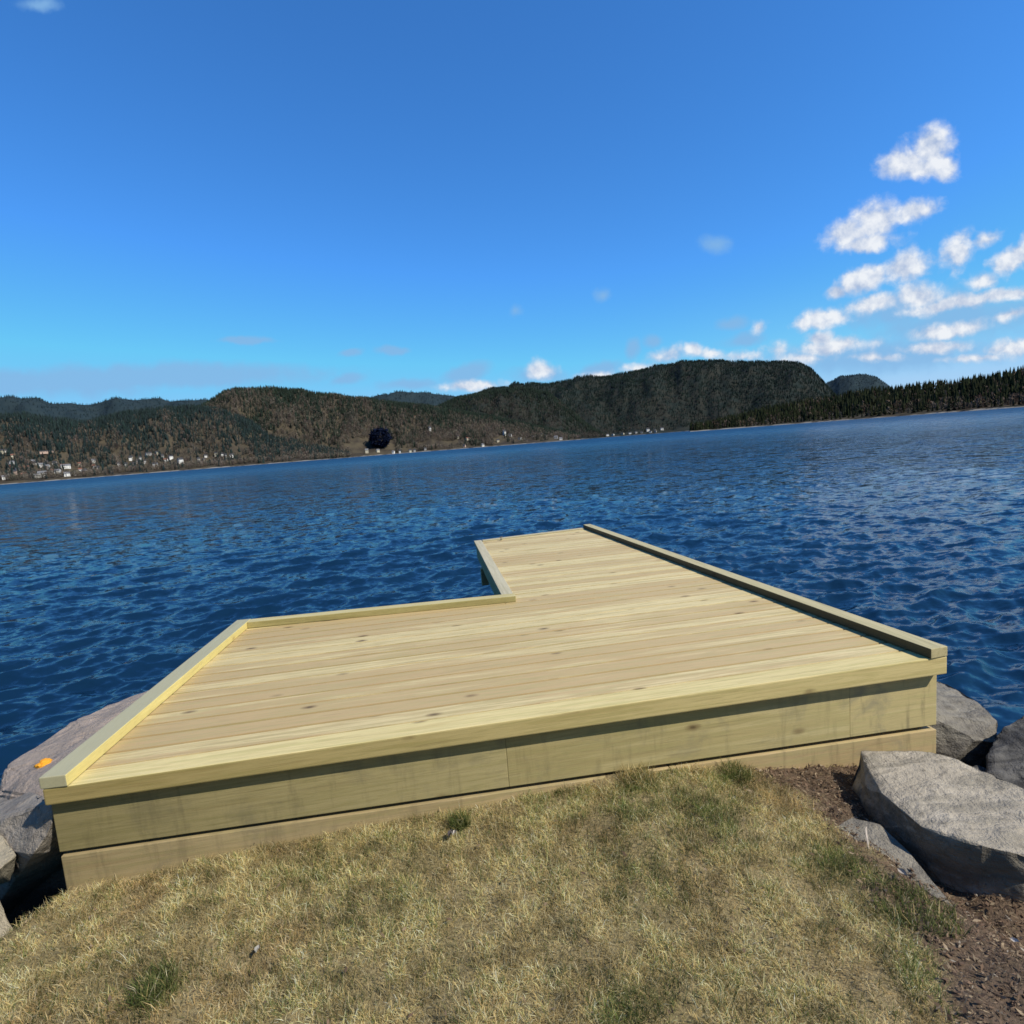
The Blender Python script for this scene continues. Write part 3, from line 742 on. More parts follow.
def along(a, b, w, side=1, e0=0, e1=0):
    """quad of width w lying to the left (side=1) of a->b"""
    L = math.hypot(b[0] - a[0], b[1] - a[1]); t = ((b[0] - a[0]) / L, (b[1] - a[1]) / L); n = (-t[1] * side, t[0] * side)
    a = (a[0] - t[0] * e0, a[1] - t[1] * e0); b = (b[0] + t[0] * e1, b[1] + t[1] * e1)
    return [a, b, (b[0] + n[0] * w, b[1] + n[1] * w), (a[0] + n[0] * w, a[1] + n[1] * w)]
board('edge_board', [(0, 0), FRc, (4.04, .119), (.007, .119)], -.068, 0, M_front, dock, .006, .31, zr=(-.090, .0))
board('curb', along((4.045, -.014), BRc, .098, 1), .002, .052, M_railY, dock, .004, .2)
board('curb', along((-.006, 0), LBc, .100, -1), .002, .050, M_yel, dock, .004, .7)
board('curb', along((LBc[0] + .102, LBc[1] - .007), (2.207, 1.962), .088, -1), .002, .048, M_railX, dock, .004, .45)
board('trim_board', along((NIc[0], NIc[1] + .006), NLc, .095, -1), .002, .014, M_silver, dock, .003, .4)
board('trim_board', along((NLc[0] + .1, NLc[1] + .01), lerp(NLc, BRc, .935), .07, -1), .002, .014, M_silver, dock, .003, .8)
# fascia, front: boards grow slightly deeper towards the right end
def kz(u): return 1 + .30 * u / 4.045
def front_board(name, u0, u1, za, zb, mat, rnd, v0=.040, th=.045):
    board(name, [(u0, v0), (u1, v0), (u1, v0 + th), (u0, v0 + th)], za * kz(u0), zb * kz(u0), mat, dock, .003, rnd, zr=(za * kz(u1), zb * kz(u1)))
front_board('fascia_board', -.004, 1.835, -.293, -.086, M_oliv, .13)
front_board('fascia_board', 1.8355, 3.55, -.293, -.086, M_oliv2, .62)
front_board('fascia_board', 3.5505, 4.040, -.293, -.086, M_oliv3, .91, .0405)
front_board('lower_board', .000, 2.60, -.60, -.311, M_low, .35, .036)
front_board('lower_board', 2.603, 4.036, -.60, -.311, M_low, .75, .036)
# joist added behind the gap, darkened as painted shade; stops light through the slit
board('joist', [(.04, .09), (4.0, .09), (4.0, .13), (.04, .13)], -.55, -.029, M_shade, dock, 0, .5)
def side(name, a, b, w, z0, z1, mat, side_=1, e0=0, e1=0):
    board(name, along(a, b, w, side_, e0, e1), z0, z1, mat, dock, .003)
side('side_board', (.022, .075), (LBc[0] + .022, LBc[1] - .03), .04, -.31, -.03, M_oliv, -1)
side('side_board', (4.020, .075), (BRc[0] - .022, BRc[1] - .03), .04, -.36, -.03, M_oliv2, 1)
side('side_board', (LBc[0] + .065, LBc[1] - .022), (NIc[0] + .0, NIc[1] - .022), .04, -.30, -.03, M_oliv, -1)
side('side_board', (NIc[0] + .022, NIc[1] + .03), (NLc[0] + .022, NLc[1] - .02), .04, -.205, -.002, M_oliv, -1)
side('side_board', (NLc[0] + .065, NLc[1] - .02), (BRc[0] - .065, BRc[1] - .02), .04, -.27, -.002, M_oliv, -1)
for (u, v) in [(2.75, 4.3), (3.3, 4.6), (3.6, 3.2), (3.75, 1.5), (2.9, 2.3), (.35, 1.7), (.25, .5), (1.2, 1.6), (3.8, .4)]:
    board('post', [(u, v), (u + .1, v), (u + .1, v + .1), (u, v + .1)], -2.2, -.04, M_oliv, dock, .004)
board('post', [(2.155, 4.15), (2.235, 4.15), (2.235, 4.23), (2.155, 4.23)], -.40, -.2, M_oliv, dock, .004)
def hook():
    bm = bmesh.new()
    bmesh.ops.create_cone(bm, segments=12, radius1=.022, radius2=.022, depth=.008, cap_ends=True, matrix=Matrix.Translation((0, 0, .018)))
    bmesh.ops.create_cone(bm, segments=10, radius1=.010, radius2=.008, depth=.05, cap_ends=True, matrix=Matrix.Translation((0, 0, .045)))
    bmesh.ops.create_cone(bm, segments=10, radius1=.007, radius2=.010, depth=.075, cap_ends=True, matrix=Matrix.Translation((0, 0, .072)) @ Matrix.Rotation(R(78), 4, 'Y'))
    me = bpy.data.meshes.new('mooring_cleat'); bm.to_mesh(me); bm.free()
    m, t, b = material('weathered_iron', .55, .5); n = t.noise(coords(t), 40, 3)
    t.l.new(t.mix(n, (.06, .06, .05), (.14, .12, .09)), b.inputs['Base Color'])
    o = link('mooring_cleat', me, dock, [m]); o.location = (2.50, 4.80, 0); o.scale = (.6, .6, .6)
hook()

# ------------------------------------------------------------------ ground
def soil_mask(u, v):
    ub = np.interp(v, [-3, -1.24, -.72, -.35, -.05, .3], [2.5, 2.90, 3.03, 3.10, 2.96, 2.8])
    return sstep(-.10, .10, u - ub + (N1(u * 5, v * 5, 4) - .5) * .42)
def ground_z(u, v):
    u = np.asarray(u, float); v = np.asarray(v, float)
    base = np.interp(u, [-1, 0, .9, 1.3, 1.65, 2.0, 2.35, 2.6, 2.8, 3.05, 3.4, 4.0, 5, 9], [-.47, -.450, -.402, -.396, -.390, -.378, -.356, -.370, -.405, -.44, -.50, -.585, -.62, -.6])
    far = np.interp(u, [-1, 0, 2, 3, 4, 6], [-.43, -.42, -.40, -.43, -.58, -.7])
    w = sstep(0, -1.1, v)
    z = base * (1 - w) + far * w
    z = z + np.clip(-v - 2.5, 0, 60) * .035
    z = z - .10 * np.exp(-(((u - 3.36) / .10) ** 2 + ((v + .62) / .26) ** 2)) - .045 * np.exp(-(((u - 3.2) / .06) ** 2 + ((v + .72) / .12) ** 2)) - .10 * np.exp(-(((u - 3.5) / .2) ** 2 + ((v + .95) / .18) ** 2))
    edge = np.interp(u, [-40, -3, -.5, -.22, -.10, -.02, .0, 4.03, 4.1, 6, 45], [-.6, -.5, -.42, -.30, -.17, -.05, .09, .09, -.10, -.25, -.6])
    s = np.clip(v - edge, 0, 9)
    z = z - np.where(s < .3, s * 2.2, .66 + (s - .3) * .45)
    z = z + (N1(u * 3.1, v * 3.1, 4) - .5) * .045 + (N2(u * 14, v * 14, 3) - .5) * (.014 + .03 * soil_mask(u, v))
    return z
def lin(a, b, s): return np.arange(a, b, s)
def build_ground():
    gu = np.concatenate([[-60, -40, -25, -15, -9, -6, -4, -3, -2.2, -1.6], lin(-1.2, 5.2, .028), [5.5, 6, 7, 9, 12, 18, 28, 45, 65]])
    gv = np.concatenate([[-60, -40, -25, -16, -10, -7, -5, -4, -3.2, -2.6, -2.2], lin(-1.9, .6, .028), [.8, 1.2, 1.8, 2.6, 4, 6]])
    U, Vv = np.meshgrid(gu, gv); Z = ground_z(U, Vv)
    X = DO.x + U * math.cos(DR) - Vv * math.sin(DR); Y = DO.y + U * math.sin(DR) + Vv * math.cos(DR)
    P = np.stack([X, Y, Z], -1).reshape(-1, 3); nr, nc = U.shape
    i = np.arange((nr - 1) * (nc - 1)); q = (i // (nc - 1)) * nc + i % (nc - 1)
    F = np.stack([q, q + 1, q + nc + 1, q + nc], -1)
    so_ = soil_mask(U, Vv).ravel()[:, None]
    g = N3(U * 2.2, Vv * 2.2, 4).ravel()[:, None]
    thatch = np.array([[.40, .31, .165]]) * (1 - g) + np.array([[.25, .205, .09]]) * g
    dirt = np.array([[.13, .092, .064]]) * (.7 + .8 * N2(U * 6, Vv * 6, 4).ravel()[:, None])
    C = thatch * (1 - so_) + dirt * so_
    me = np_mesh('ground', P, F.ravel(), np.full(len(F), 4), C, smooth=True)
    m, t, b = material('turf_and_soil', .95, .1)
    oc = coords(t); c = t.new('ShaderNodeAttribute', attribute_name='col').outputs['Color']
    n = t.noise(oc, 95, 5, .7); n2 = t.noise(oc, 22, 4, .6)
    c = t.mix(t.rng(n, .38, .70, .0, .7), c, (.05, .038, .022))
    c = t.mix(t.rng(n2, .55, .8, 0, .4), c, (.30, .24, .13))
    t.l.new(c, b.inputs['Base Color']); t.l.new(t.bump(n, .8, .012), b.inputs['Normal'])
    tag(link('ground', me, None, [m]), kind='structure')
build_ground()

# ---- grass and litter
STRAW = np.array([[.88, .72, .37], [.82, .63, .29], [.72, .54, .23], [.90, .80, .50], [.58, .46, .21]])
GREEN = np.array([[.155, .195, .055], [.20, .225, .075], [.115, .155, .045], [.27, .27, .10]])
def blades(name, u, v, h, wd, lean, cols, rng, zoff=0, seg=True):
    n = len(u)
    z = ground_z(u, v) + zoff
    x = DO.x + u * math.cos(DR) - v * math.sin(DR); y = DO.y + u * math.sin(DR) + v * math.cos(DR)
    an = rng.uniform(0, 6.283, n); fa = rng.uniform(0, 6.283, n)
    dx, dy = np.cos(an), np.sin(an)
    ex, ey = np.cos(fa) * wd / 2, np.sin(fa) * wd / 2
    l1 = lean; l2 = np.clip(lean + rng.uniform(.0, .7, n), 0, 1.62)
    h1 = h * .5; m_ = np.stack([x + dx * np.sin(l1) * h1, y + dy * np.sin(l1) * h1, z + np.cos(l1) * h1], -1)
    tp = m_ + np.stack([dx * np.sin(l2) * h1, dy * np.sin(l2) * h1, np.cos(l2) * h1], -1)
    e = np.stack([ex, ey, np.zeros(n)], -1); p0 = np.stack([x, y, z - .004], -1)
    V = np.stack([p0 - e, p0 + e, m_ - e * .8, m_ + e * .8, tp], 1).reshape(-1, 3)
    i = np.arange(n) * 5
    F = np.stack([i, i + 1, i + 3, i + 2, i + 2, i + 3, i + 4], -1).ravel()
    lt = np.tile([4, 3], n)
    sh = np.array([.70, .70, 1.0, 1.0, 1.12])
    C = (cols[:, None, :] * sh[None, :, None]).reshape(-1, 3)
    return V, F, lt, C
def grass_mat(name, trans=.45):
    m, t, b = material(name, .75, .15)
    c = t.new('ShaderNodeAttribute', attribute_name='col').outputs['Color']
    t.l.new(c, b.inputs['Base Color'])
    tr = t.new('ShaderNodeBsdfTranslucent', i_0=c); mx = t.new('ShaderNodeMixShader', i_0=trans)
    t.l.new(b.outputs[0], mx.inputs[1]); t.l.new(tr.outputs[0], mx.inputs[2])
    t.l.new(mx.outputs[0], m.node_tree.nodes['Material Output'].inputs[0])
    return m
M_grass = grass_mat('dry_grass_blades')
GREENS = [(3.05, -.85, .16, 1.0), (2.98, -.66, .14, .9), (2.62, -.30, .22, .75), (2.85, -.05, .10, .9), (.62, -.62, .10, .9), (1.60, -.10, .06, .8), (1.0, -.18, .14, .55), (2.3, -.55, .25, .5),
          (1.25, -.45, .22, .45), (2.9, -1.1, .16, .7), (.28, -.75, .1, .7), (2.1, -.2, .15, .4)]
def lawn():
    rng = np.random.default_rng(42); n = 470000
    # denser where the photograph looks closest
    u = rng.uniform(-.35, 4.2, n); v = -rng.uniform(-.02, 1.75, n)
    so_ = soil_mask(u, v)
    edge = np.interp(u, [-.5, -.22, -.10, -.02, .0, 4.2], [-.42, -.30, -.17, -.05, .015, .015])
    clump = N1(u * 11, v * 11, 4)
    keep = (rng.random(n) > so_ * 1.25) & (v < edge) & (rng.random(n) < .42 + 1.0 * sstep(.34, .60, clump))
    u, v, clump = u[keep], v[keep], clump[keep]; n = len(u)
    gr = sstep(.52, .74, N3(u * 1.7 + 4, v * 1.7, 4)) * .55 + .17
    for (a, b_, r, w) in GREENS: gr = np.maximum(gr, w * np.exp(-((u - a) ** 2 + (v - b_) ** 2) / r ** 2))
    gr = gr + (N2(u * 8, v * 8, 3) - .5) * .35
    isg = rng.random(n) < np.clip(gr, 0, .85)
    c = STRAW[rng.integers(0, 5, n)] * rng.uniform(.65, 1.15, (n, 1)); g = GREEN[rng.integers(0, 4, n)] * rng.uniform(.7, 1.3, (n, 1))
    c[isg] = g[isg]
    brown = sstep(.55, .75, N1(u * 3.3 + 20, v * 3.3, 4))[:, None]
    c = c * (1 - .25 * brown * np.array([[.8, 1, 1]]))
    mott = sstep(.28, .68, N2(u * 17 + 3, v * 17, 4))[:, None]; c = c * (.64 + .72 * mott)
    h = rng.uniform(.012, .044, n) * (.55 + .95 * clump); h[rng.random(n) < .03] *= 1.5
    lean = np.where(isg, rng.uniform(.1, .8, n), np.where(rng.random(n) < .35, rng.uniform(.3, .9, n), rng.uniform(.9, 1.5, n)))
    wd = rng.uniform(.0010, .0024, n)
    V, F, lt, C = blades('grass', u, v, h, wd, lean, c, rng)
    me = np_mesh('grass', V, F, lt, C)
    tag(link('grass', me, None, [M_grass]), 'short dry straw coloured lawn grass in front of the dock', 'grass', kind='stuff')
lawn()
def litter():
    rng = np.random.default_rng(8); n = 150000
    u = rng.uniform(-.1, 4.3, n); v = -rng.uniform(-.05, 1.8, n); so_ = soil_mask(u, v)
    k = rng.random(n) < so_ * .95 + .012; u, v, so_ = u[k], v[k], so_[k]; n = len(u)
    z = ground_z(u, v) + rng.uniform(.001, .014, n) + .016 * (so_ < .3)
    x = DO.x + u * math.cos(DR) - v * math.sin(DR); y = DO.y + u * math.sin(DR) + v * math.cos(DR)
    an = rng.uniform(0, 6.28, n); L = .003 + .011 * rng.random(n) ** 2.5; w = L * rng.uniform(.08, .5, n); ti = rng.normal(0, .45, n); rl = rng.normal(0, .6, n)
    d = np.stack([np.cos(an) * np.cos(ti), np.sin(an) * np.cos(ti), np.sin(ti)], -1) * L[:, None]
    s = np.stack([-np.sin(an) * np.cos(rl), np.cos(an) * np.cos(rl), np.sin(rl)], -1) * w[:, None]
    p = np.stack([x, y, z], -1)
    V = np.stack([p - d, p + s, p + d, p - s], 1).reshape(-1, 3); i = np.arange(n) * 4
    F = np.stack([i, i + 1, i + 2, i + 3], -1).ravel()
    pal = np.array([[.30, .20, .135], [.19, .13, .09], [.38, .27, .18], [.48, .37, .24], [.12, .086, .062], [.25, .165, .11]])
    c = pal[rng.integers(0, 6, n)] * rng.uniform(.7, 1.2, (n, 1)); hi = rng.random(n) < .02; c[hi] = (.55, .48, .38)
    me = np_mesh('leaf_litter', V, F, np.full(n, 4), np.repeat(c, 4, 0))
    tag(link('leaf_litter', me, None, [M_grass]), 'brown dead leaf litter and bark on bare soil beside the flat boulder', 'leaf litter', kind='stuff')
litter()
def tuft(u, v, n, rad, hh, label, green=.9, seed=0):
    rng = np.random.default_rng(seed + 100)
    r = rad * np.sqrt(rng.random(n)); a = rng.uniform(0, 6.28, n); uu, vv = u + r * np.cos(a), v + r * np.sin(a)
    isg = rng.random(n) < green
    c = STRAW[rng.integers(0, 5, n)] * rng.uniform(.6, 1., (n, 1)); c[isg] = (GREEN[rng.integers(0, 4, n)] * rng.uniform(.6, 1.1, (n, 1)))[isg]
    V, F, lt, C = blades('tuft', uu, vv, rng.uniform(.4, 1, n) * hh, rng.uniform(.0016, .0032, n), rng.uniform(.05, .75, n), c, rng)
    o0 = np.array(W2(u, v, float(ground_z(u, v))))
    me = np_mesh('grass_tuft', V - o0, F, lt, C); o = link('grass_tuft', me, None, [M_grass]); o.location = o0
    tag(o, label, 'grass tuft', 'green grass tufts in the dry lawn')
tuft(1.60, -.075, 420, .045, .085, 'dark green grass tuft close to the dock boards left of centre', .95, 1)
tuft(.60, -.60, 600, .07, .07, 'green grass tuft in the lower left of the lawn', .85, 2)
tuft(2.90, -.04, 420, .07, .07, 'green grass tuft at the dock boards beside the bare soil', .8, 3)
tuft(3.06, -.86, 900, .13, .06, 'wide green grass tuft bordering the bare soil at lower right', .85, 4)
tuft(2.42, -.03, 380, .08, .085, 'tall straw and green tuft hiding the gap in the dock front', .25, 5)
tuft(.32, -.80, 300, .06, .06, 'small green tuft in the bottom left corner of the lawn', .8, 6)

# ------------------------------------------------------------------ rocks
def rock_mat(name, c1, c2, c3, speck=.5, lich=.35, side=.55):
    m, t, b = material(name, .88, .25)
    oc = coords(t)
    n1 = t.noise(oc, 3.2, 6, .65, .4); n2 = t.noise(oc, 26, 5, .7); n3 = t.noise(oc, 120, 3, .6)
    st = t.noise(t.mapping(oc, rot=(R(20), R(12), R(35)), scale=(2, 9, 14)), 1.6, 5, .6, .5)
    c = t.mix(t.rng(n1, .32, .68), c1, c2)
    c = t.mix(t.rng(st, .42, .66, 0, .75), c, c3)
    c = t.mix(t.math('MULTIPLY', t.rng(n2, .54, .70), lich), c, tuple(v * .30 for v in c1))
    c = t.mix(t.math('MULTIPLY', t.rng(n3, .62, .74), speck), c, tuple(min(.75, v * 1.9) for v in c2))
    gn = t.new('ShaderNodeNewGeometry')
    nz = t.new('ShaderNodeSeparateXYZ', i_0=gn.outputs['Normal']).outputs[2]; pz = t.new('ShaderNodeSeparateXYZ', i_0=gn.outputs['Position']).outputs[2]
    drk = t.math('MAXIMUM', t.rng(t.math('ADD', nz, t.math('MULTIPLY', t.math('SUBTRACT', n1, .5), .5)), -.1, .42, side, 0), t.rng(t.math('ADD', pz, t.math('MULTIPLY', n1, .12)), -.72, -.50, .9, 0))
    c = t.mix(drk, c, (.030, .027, .021))       # shade painted in: steep flanks and low feet darkened
    t.l.new(c, b.inputs['Base Color'])
    h = t.math('ADD', t.math('MULTIPLY', n2, .7), t.math('ADD', t.math('MULTIPLY', st, .8), t.math('MULTIPLY', n3, .2)))
    t.l.new(t.bump(h, 1.0, .028), b.inputs['Normal'])
    return m
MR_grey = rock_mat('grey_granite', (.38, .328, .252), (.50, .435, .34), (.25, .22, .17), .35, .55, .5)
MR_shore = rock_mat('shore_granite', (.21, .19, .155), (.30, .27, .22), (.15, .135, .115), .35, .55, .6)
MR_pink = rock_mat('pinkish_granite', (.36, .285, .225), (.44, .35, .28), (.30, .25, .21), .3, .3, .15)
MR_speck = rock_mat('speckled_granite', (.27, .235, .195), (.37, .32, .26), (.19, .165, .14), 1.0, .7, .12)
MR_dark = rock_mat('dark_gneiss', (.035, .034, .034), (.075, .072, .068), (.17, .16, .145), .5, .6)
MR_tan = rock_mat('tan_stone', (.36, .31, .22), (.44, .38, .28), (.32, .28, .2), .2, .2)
def rock(pts, mat, label, seed, amp=.02, cuts=5, bev=.015, freq=5, group='boulders around the dock', chips=14, chip=.016):
    c = [sum(p[i] for p in pts) / len(pts) for i in range(3)]; c[2] = min(p[2] for p in pts)
    O = Vector(W2(*c))
    bm = bmesh.new()
    for p in pts: bm.verts.new(Vector(W2(*p)) - O)
    res = bmesh.ops.convex_hull(bm, input=bm.verts)
    bmesh.ops.delete(bm, geom=list({g for g in res['geom_interior'] + res['geom_unused'] if isinstance(g, bmesh.types.BMVert)}), context='VERTS')
    bmesh.ops.recalc_face_normals(bm, faces=bm.faces)
    crng = random.Random(seed * 13 + 5); size = max(v.co.length for v in bm.verts)
    ext = [v.co.copy() for v in bm.verts]; ctr = sum(ext, Vector()) / len(ext)
    for k in range(chips):                          # knock the corners and arrises off along random planes
        e = crng.choice([e for e in bm.edges if e.is_valid and len(e.link_faces) == 2 and e.calc_face_angle(0) > .35] or list(bm.edges))
        nrm = sum((f.normal for f in e.link_faces), Vector()).normalized()
        nrm = (nrm + Vector((crng.uniform(-.4, .4), crng.uniform(-.4, .4), crng.uniform(-.3, .3)))).normalized()
        pt = e.verts[0].co.lerp(e.verts[1].co, crng.random()) - nrm * crng.uniform(.3, 1) * chip
        r_ = bmesh.ops.bisect_plane(bm, geom=bm.verts[:] + bm.edges[:] + bm.faces[:], plane_co=pt, plane_no=nrm, clear_outer=True)
        ce = [g for g in r_['geom_cut'] if isinstance(g, bmesh.types.BMEdge)]
        if ce: bmesh.ops.holes_fill(bm, edges=ce)
        bm.normal_update()
    bmesh.ops.recalc_face_normals(bm, faces=bm.faces)
    bmesh.ops.dissolve_limit(bm, angle_limit=R(4), verts=bm.verts, edges=bm.edges)
    if bev: bmesh.ops.bevel(bm, geom=bm.edges[:], offset=bev, segments=2, affect='EDGES', clamp_overlap=True)
    bmesh.ops.triangulate(bm, faces=bm.faces)
    for it in range(8):
        long = [e for e in bm.edges if e.calc_length() > (.11, .08, .055, .04, .028, .022, .018, .018)[min(it, cuts)]]
        if not long: break
        bmesh.ops.subdivide_edges(bm, edges=long, cuts=1, use_grid_fill=False)
        bmesh.ops.triangulate(bm, faces=[f for f in bm.faces if len(f.verts) > 3])
    bm.normal_update()
    off = Vector((seed * 3.7, seed * 1.3, 0))
    for v in bm.verts:
        p = v.co * freq + off
        d = mnoise.fractal(p, 1.0, 2.0, 5) * amp + (mnoise.noise(p * .45) * amp * 1.2)
        ch = mnoise.cell(p * 1.3) * amp * .5
        v.co += v.normal * (d + ch * .3)
    bmesh.ops.smooth_vert(bm, verts=bm.verts, factor=.35, use_axis_x=True, use_axis_y=True, use_axis_z=True)
    me = bpy.data.meshes.new('boulder'); bm.to_mesh(me); bm.free()
    me.polygons.foreach_set('use_smooth', np.ones(len(me.polygons), bool)); me.set_sharp_from_angle(angle=R(24))
    o = link('boulder', me, None, [mat]); o.location = O
    tag(o, label, 'boulder', group)
    return o
# right side
rock([(3.50, -.10, -.365), (3.77, -.20, -.355), (3.82, -.36, -.36), (3.98, -.62, -.37), (4.05, -.85, -.40), (3.38, -.30, -.385), (3.35, -.47, -.375), (3.335, -.60, -.370), (3.44, -.745, -.365), (3.62, -.86, -.38), (3.85, -1.0, -.42),
      (3.44, -.06, -.60), (3.9, -.2, -.68), (4.05, -.6, -.75), (4.1, -.9, -.75), (3.36, -.28, -.60), (3.36, -.45, -.62), (3.36, -.62, -.66), (3.445, -.74, -.70), (3.63, -.87, -.72), (3.86, -1.02, -.75)],
     MR_grey, 'long flat-topped grey boulder at the right corner of the dock front', 1, .014, 7, .003, 7, chips=10, chip=.009)
rock([(4.07, .75, -.33), (4.58, .56, -.42), (4.52, .27, -.42), (4.44, .06, -.46), (4.36, .02, -.50), (4.07, .06, -.50), (4.09, .30, -.38), (4.30, .30, -.40), (4.08, .10, -1.1), (4.35, .09, -1.1), (4.55, .3, -1.2), (4.6, .6, -1.2), (4.07, .8, -1.2)],
     MR_shore, 'grey boulder touching the right side wall of the dock over the water', 2, .022, 6, .014, 5)
rock([(4.30, -.03, -.44), (4.08, -.22, -.54), (4.62, .02, -.36), (5.0, -.2, -.34), (4.7, -.5, -.40), (4.40, -.55, -.50), (4.15, -.42, -.62), (4.4, 0, -1.1), (4.1, -.3, -1.1), (5.1, 0, -1.1), (5.0, -.6, -1.1), (4.4, -.7, -1.1)],
     MR_dark, 'dark blackish boulder with pale streaks at the right edge', 3, .035, 6, .02, 6)
rock([(4.06, -.12, -.52), (4.18, -.10, -.56), (4.2, -.25, -.60), (4.05, -.30, -.60), (3.98, -.20, -.56), (4.0, -.1, -1), (4.25, -.1, -1), (4.2, -.35, -1), (4.0, -.35, -1)],
     MR_dark, 'small dark stone wedged between the flat boulder and the dark boulder', 4, .02, 6, .01, 8)
rock([(3.10, -.42, -.458), (3.21, -.38, -.448), (3.29, -.45, -.455), (3.295, -.58, -.475), (3.28, -.70, -.50), (3.27, -.84, -.53), (3.235, -.72, -.515), (3.19, -.58, -.492), (3.13, -.50, -.472), (3.11, -.42, -.60), (3.3, -.45, -.6), (3.27, -.82, -.65)],
     MR_shore, 'thin flat grey stone half buried in the soil beside the long boulder', 5, .006, 6, .004, 9, chips=0)
# left side
A_ROCK = rock([(-.62, 2.40, -.48), (-.86, 1.72, -.40), (-.95, 1.22, -.44), (-.80, .90, -.42), (-.06, 2.30, -.48), (-.04, 1.2, -.20), (-.035, .45, -.16), (-.06, .22, -.18), (-.45, .62, -.34),
      (-.75, 2.5, -1.2), (-1.15, 1.7, -1.2), (-1.2, 1.1, -1.2), (-.05, 2.5, -1.2), (-.05, .5, -1.1), (-.8, .7, -1.2)],
     MR_pink, 'large smooth pinkish boulder behind the left corner of the dock', 6, .024, 6, .02, 3.5, chips=4)
rock([(-1.0, 1.08, -.40), (-.78, .88, -.335), (-.52, .62, -.29), (-.25, .33, -.195), (-.03, .10, -.10), (-.018, .05, -.17), (-.04, .04, -.218), (-.09, .03, -.275), (-.19, .14, -.302), (-.42, .27, -.37), (-.75, .48, -.42),
      (-1.1, 1.1, -1.1), (-.08, .60, -.6), (-.40, .75, -.9), (-.9, .7, -1.1)],
     MR_speck, 'grey speckled boulder jammed against the left side of the dock', 7, .012, 7, .004, 7, chips=3)
rock([(-.42, .30, -.265), (-.215, .12, -.268), (-.18, .08, -.282), (-.215, .015, -.315), (-.36, .03, -.325), (-.45, .2, -.29), (-.45, .30, -.43), (-.24, .10, -.42), (-.40, .08, -.43)],
     MR_tan, 'small tan angular stone at the left edge below the speckled boulder', 8, .010, 6, .004, 9, chips=5)
rock([(-.36, .02, -.44), (-.24, .02, -.42), (-.15, -.06, -.435), (-.075, -.12, -.465), (-.13, -.25, -.49), (-.25, -.30, -.48), (-.38, -.15, -.5), (-.3, .02, -.7), (-.1, -.10, -.62), (-.12, -.25, -.7), (-.35, -.2, -.7)],
     MR_tan, 'pale rounded stone at the lawn edge in the bottom left', 9, .010, 6, .012, 8)
# stones of the bank below, mostly in shadow
for k, (u, v, z, s) in enumerate([(-.5, 0, -.95, .2), (-.9, .2, -.9, .28), (-1.4, .5, -.8, .3), (-1.6, 1.2, -.8, .35), (4.5, -.5, -.95, .25), (5.2, .3, -.85, .35), (5.6, -.3, -.7, .35), (-1.3, -.1, -.7, .25)]):
    rr_ = np.random.default_rng(k)
    pts = [tuple(np.array([u, v, z]) + q / np.linalg.norm(q) * s * np.array([1, 1, .7])) for q in rr_.normal(0, 1, (14, 3))]
    rock(pts, (MR_speck, MR_grey, MR_dark)[k % 3], 'bank stone below the lawn edge beside the dock', 20 + k, .02, 3, .02, 5, 'shore stones of the bank')
# orange spot on the pink boulder
def orange():
    bm = bmesh.new(); bmesh.ops.create_icosphere(bm, subdivisions=4, radius=1)
    for v in bm.verts:
        v.co *= 1 + mnoise.fractal(v.co * 2 + Vector((5, 1, 2)), 1, 2, 4) * .35
        v.co = Vector((v.co.x * .036, v.co.y * .036, v.co.z * .022))
    me = bpy.data.meshes.new('orange_float'); bm.to_mesh(me); bm.free()
    me.polygons.foreach_set('use_smooth', np.ones(len(me.polygons), bool))
    m, t, b = material('orange_growth', .8, .2); n = t.noise(coords(t), 60, 4)
    t.l.new(t.mix(n, (.72, .26, .02), (.85, .42, .04)), b.inputs['Base Color'])
    o = link('lichen_patch', me, None, [m]); return o
orange_o = orange()
def on_rock(rk, x, y):
    from mathutils.bvhtree import BVHTree
    me = rk.data; bv = BVHTree.FromPolygons([v.co + rk.location for v in me.vertices], [p.vertices[:] for p in me.polygons])
    d = (FWD * F_PX + CR * (x - 512) - CU * (y - 512)).normalized(); return bv.ray_cast(Vector((0, 0, EYE)), d)
hit = on_rock(A_ROCK, 44, 764)
orange_o.location = hit[0]; orange_o.rotation_euler = hit[1].to_track_quat('Z', 'Y').to_euler()
print('ORANGE', hit[0])
tag(orange_o, 'small bright orange clump between the pink boulder and the dock corner', 'orange clump')

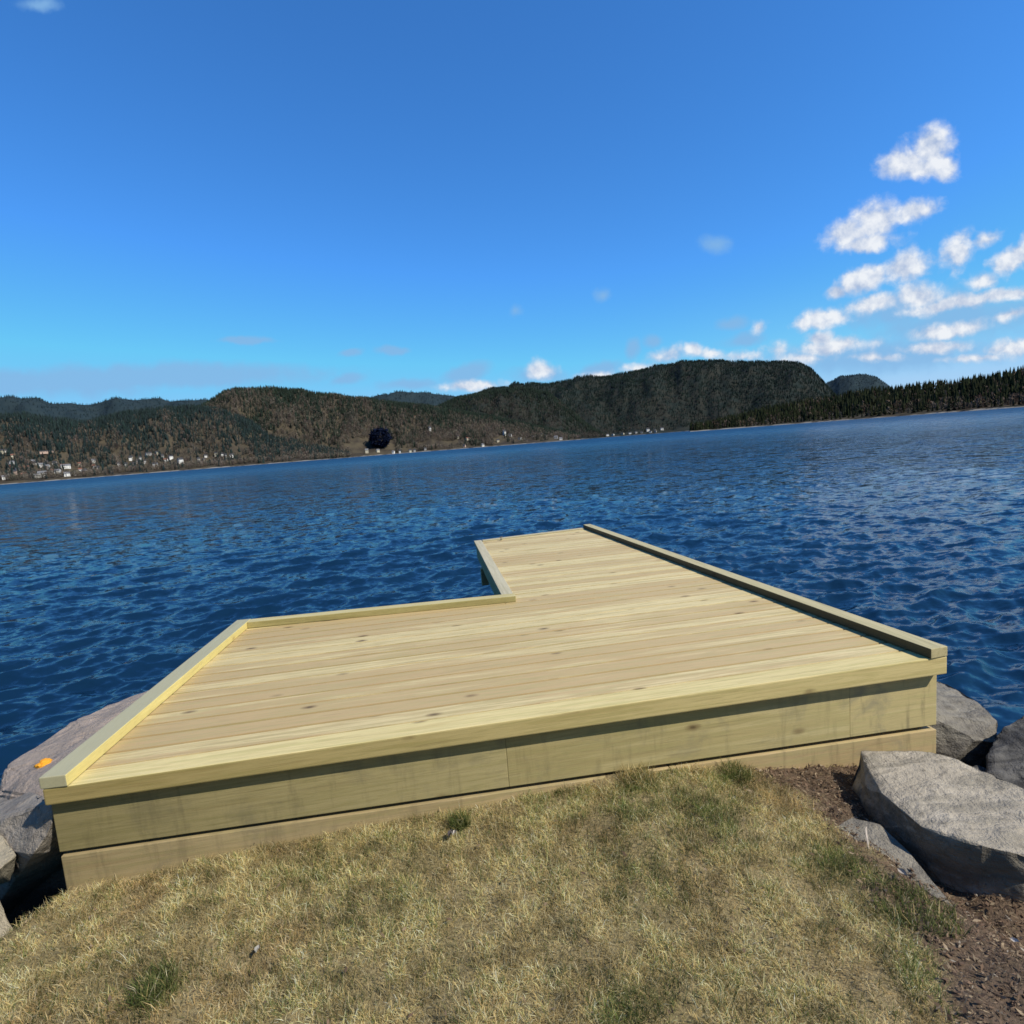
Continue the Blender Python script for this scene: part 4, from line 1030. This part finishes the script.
# small things in the grass
def stalk(pts, r, col, label, name='twig', cat='twig'):
    bm = bmesh.new(); prev = None
    P = [Vector(W2(p[0], p[1], float(ground_z(p[0], p[1])) + p[2])) for p in pts]; O = P[0].copy()
    for k, p in enumerate(P):
        rr_ = r * (1 - .6 * k / (len(P) - 1)); ring = [bm.verts.new(p - O + Vector((math.cos(a) * rr_, math.sin(a) * rr_, 0))) for a in (0, 1.57, 3.14, 4.71)]
        if prev:
            for i in range(4): bm.faces.new([prev[i], prev[(i + 1) % 4], ring[(i + 1) % 4], ring[i]])
        prev = ring
    bm.faces.new(prev)
    me = bpy.data.meshes.new(name); bm.to_mesh(me); bm.free()
    o = link(name, me, None, [plain('stalk_' + cat, col)]); o.location = O; tag(o, label, cat)
stalk([(3.14, -.56, 0), (3.155, -.535, .03), (3.18, -.50, .055), (3.20, -.48, .055)], .0035, (.60, .50, .40), 'pale bent stalk standing by the thin flat stone')
def leaf(u, v, s, col, label, seed):
    bm = bmesh.new(); rng = random.Random(seed); z = float(ground_z(u, v)) + .03
    g = [[None] * 4 for _ in range(5)]
    for i in range(5):
        for j in range(4):
            a = i / 4; w = math.sin(a * math.pi) ** .7 * .5 + .03
            g[i][j] = bm.verts.new(((a - .5) * s, (j / 3 - .5) * w * s, rng.uniform(0, .18) * s + abs(j - 1.5) * .16 * s))
    for i in range(4):
        for j in range(3): bm.faces.new([g[i][j], g[i + 1][j], g[i + 1][j + 1], g[i][j + 1]])
    me = bpy.data.meshes.new('dead_leaf'); bm.to_mesh(me); bm.free()
    o = link('dead_leaf', me, None, [plain('leaf_%s' % seed, col)]); o.location = W2(u, v, z); o.rotation_euler = (rng.uniform(-.3, .3), rng.uniform(-.3, .3), rng.uniform(0, 6))
    tag(o, label, 'dead leaf')
leaf(1.57, -.17, .038, (.42, .38, .33), 'pale crumpled dead leaf in the grass below the dark green tuft', 3)
leaf(1.555, -.165, .04, (.06, .05, .05), 'blackish dead leaf beside the pale leaf below the green tuft', 4)
leaf(.90, -.55, .032, (.32, .30, .26), 'greyish dead leaf in the left half of the lawn', 5)
leaf(3.12, -.74, .034, (.34, .30, .26), 'pale grey leaf on the soil edge near the thin flat stone', 6)
leaf(3.26, -1.02, .026, (.50, .46, .42), 'whitish leaf scrap on the bare soil at lower right', 7)
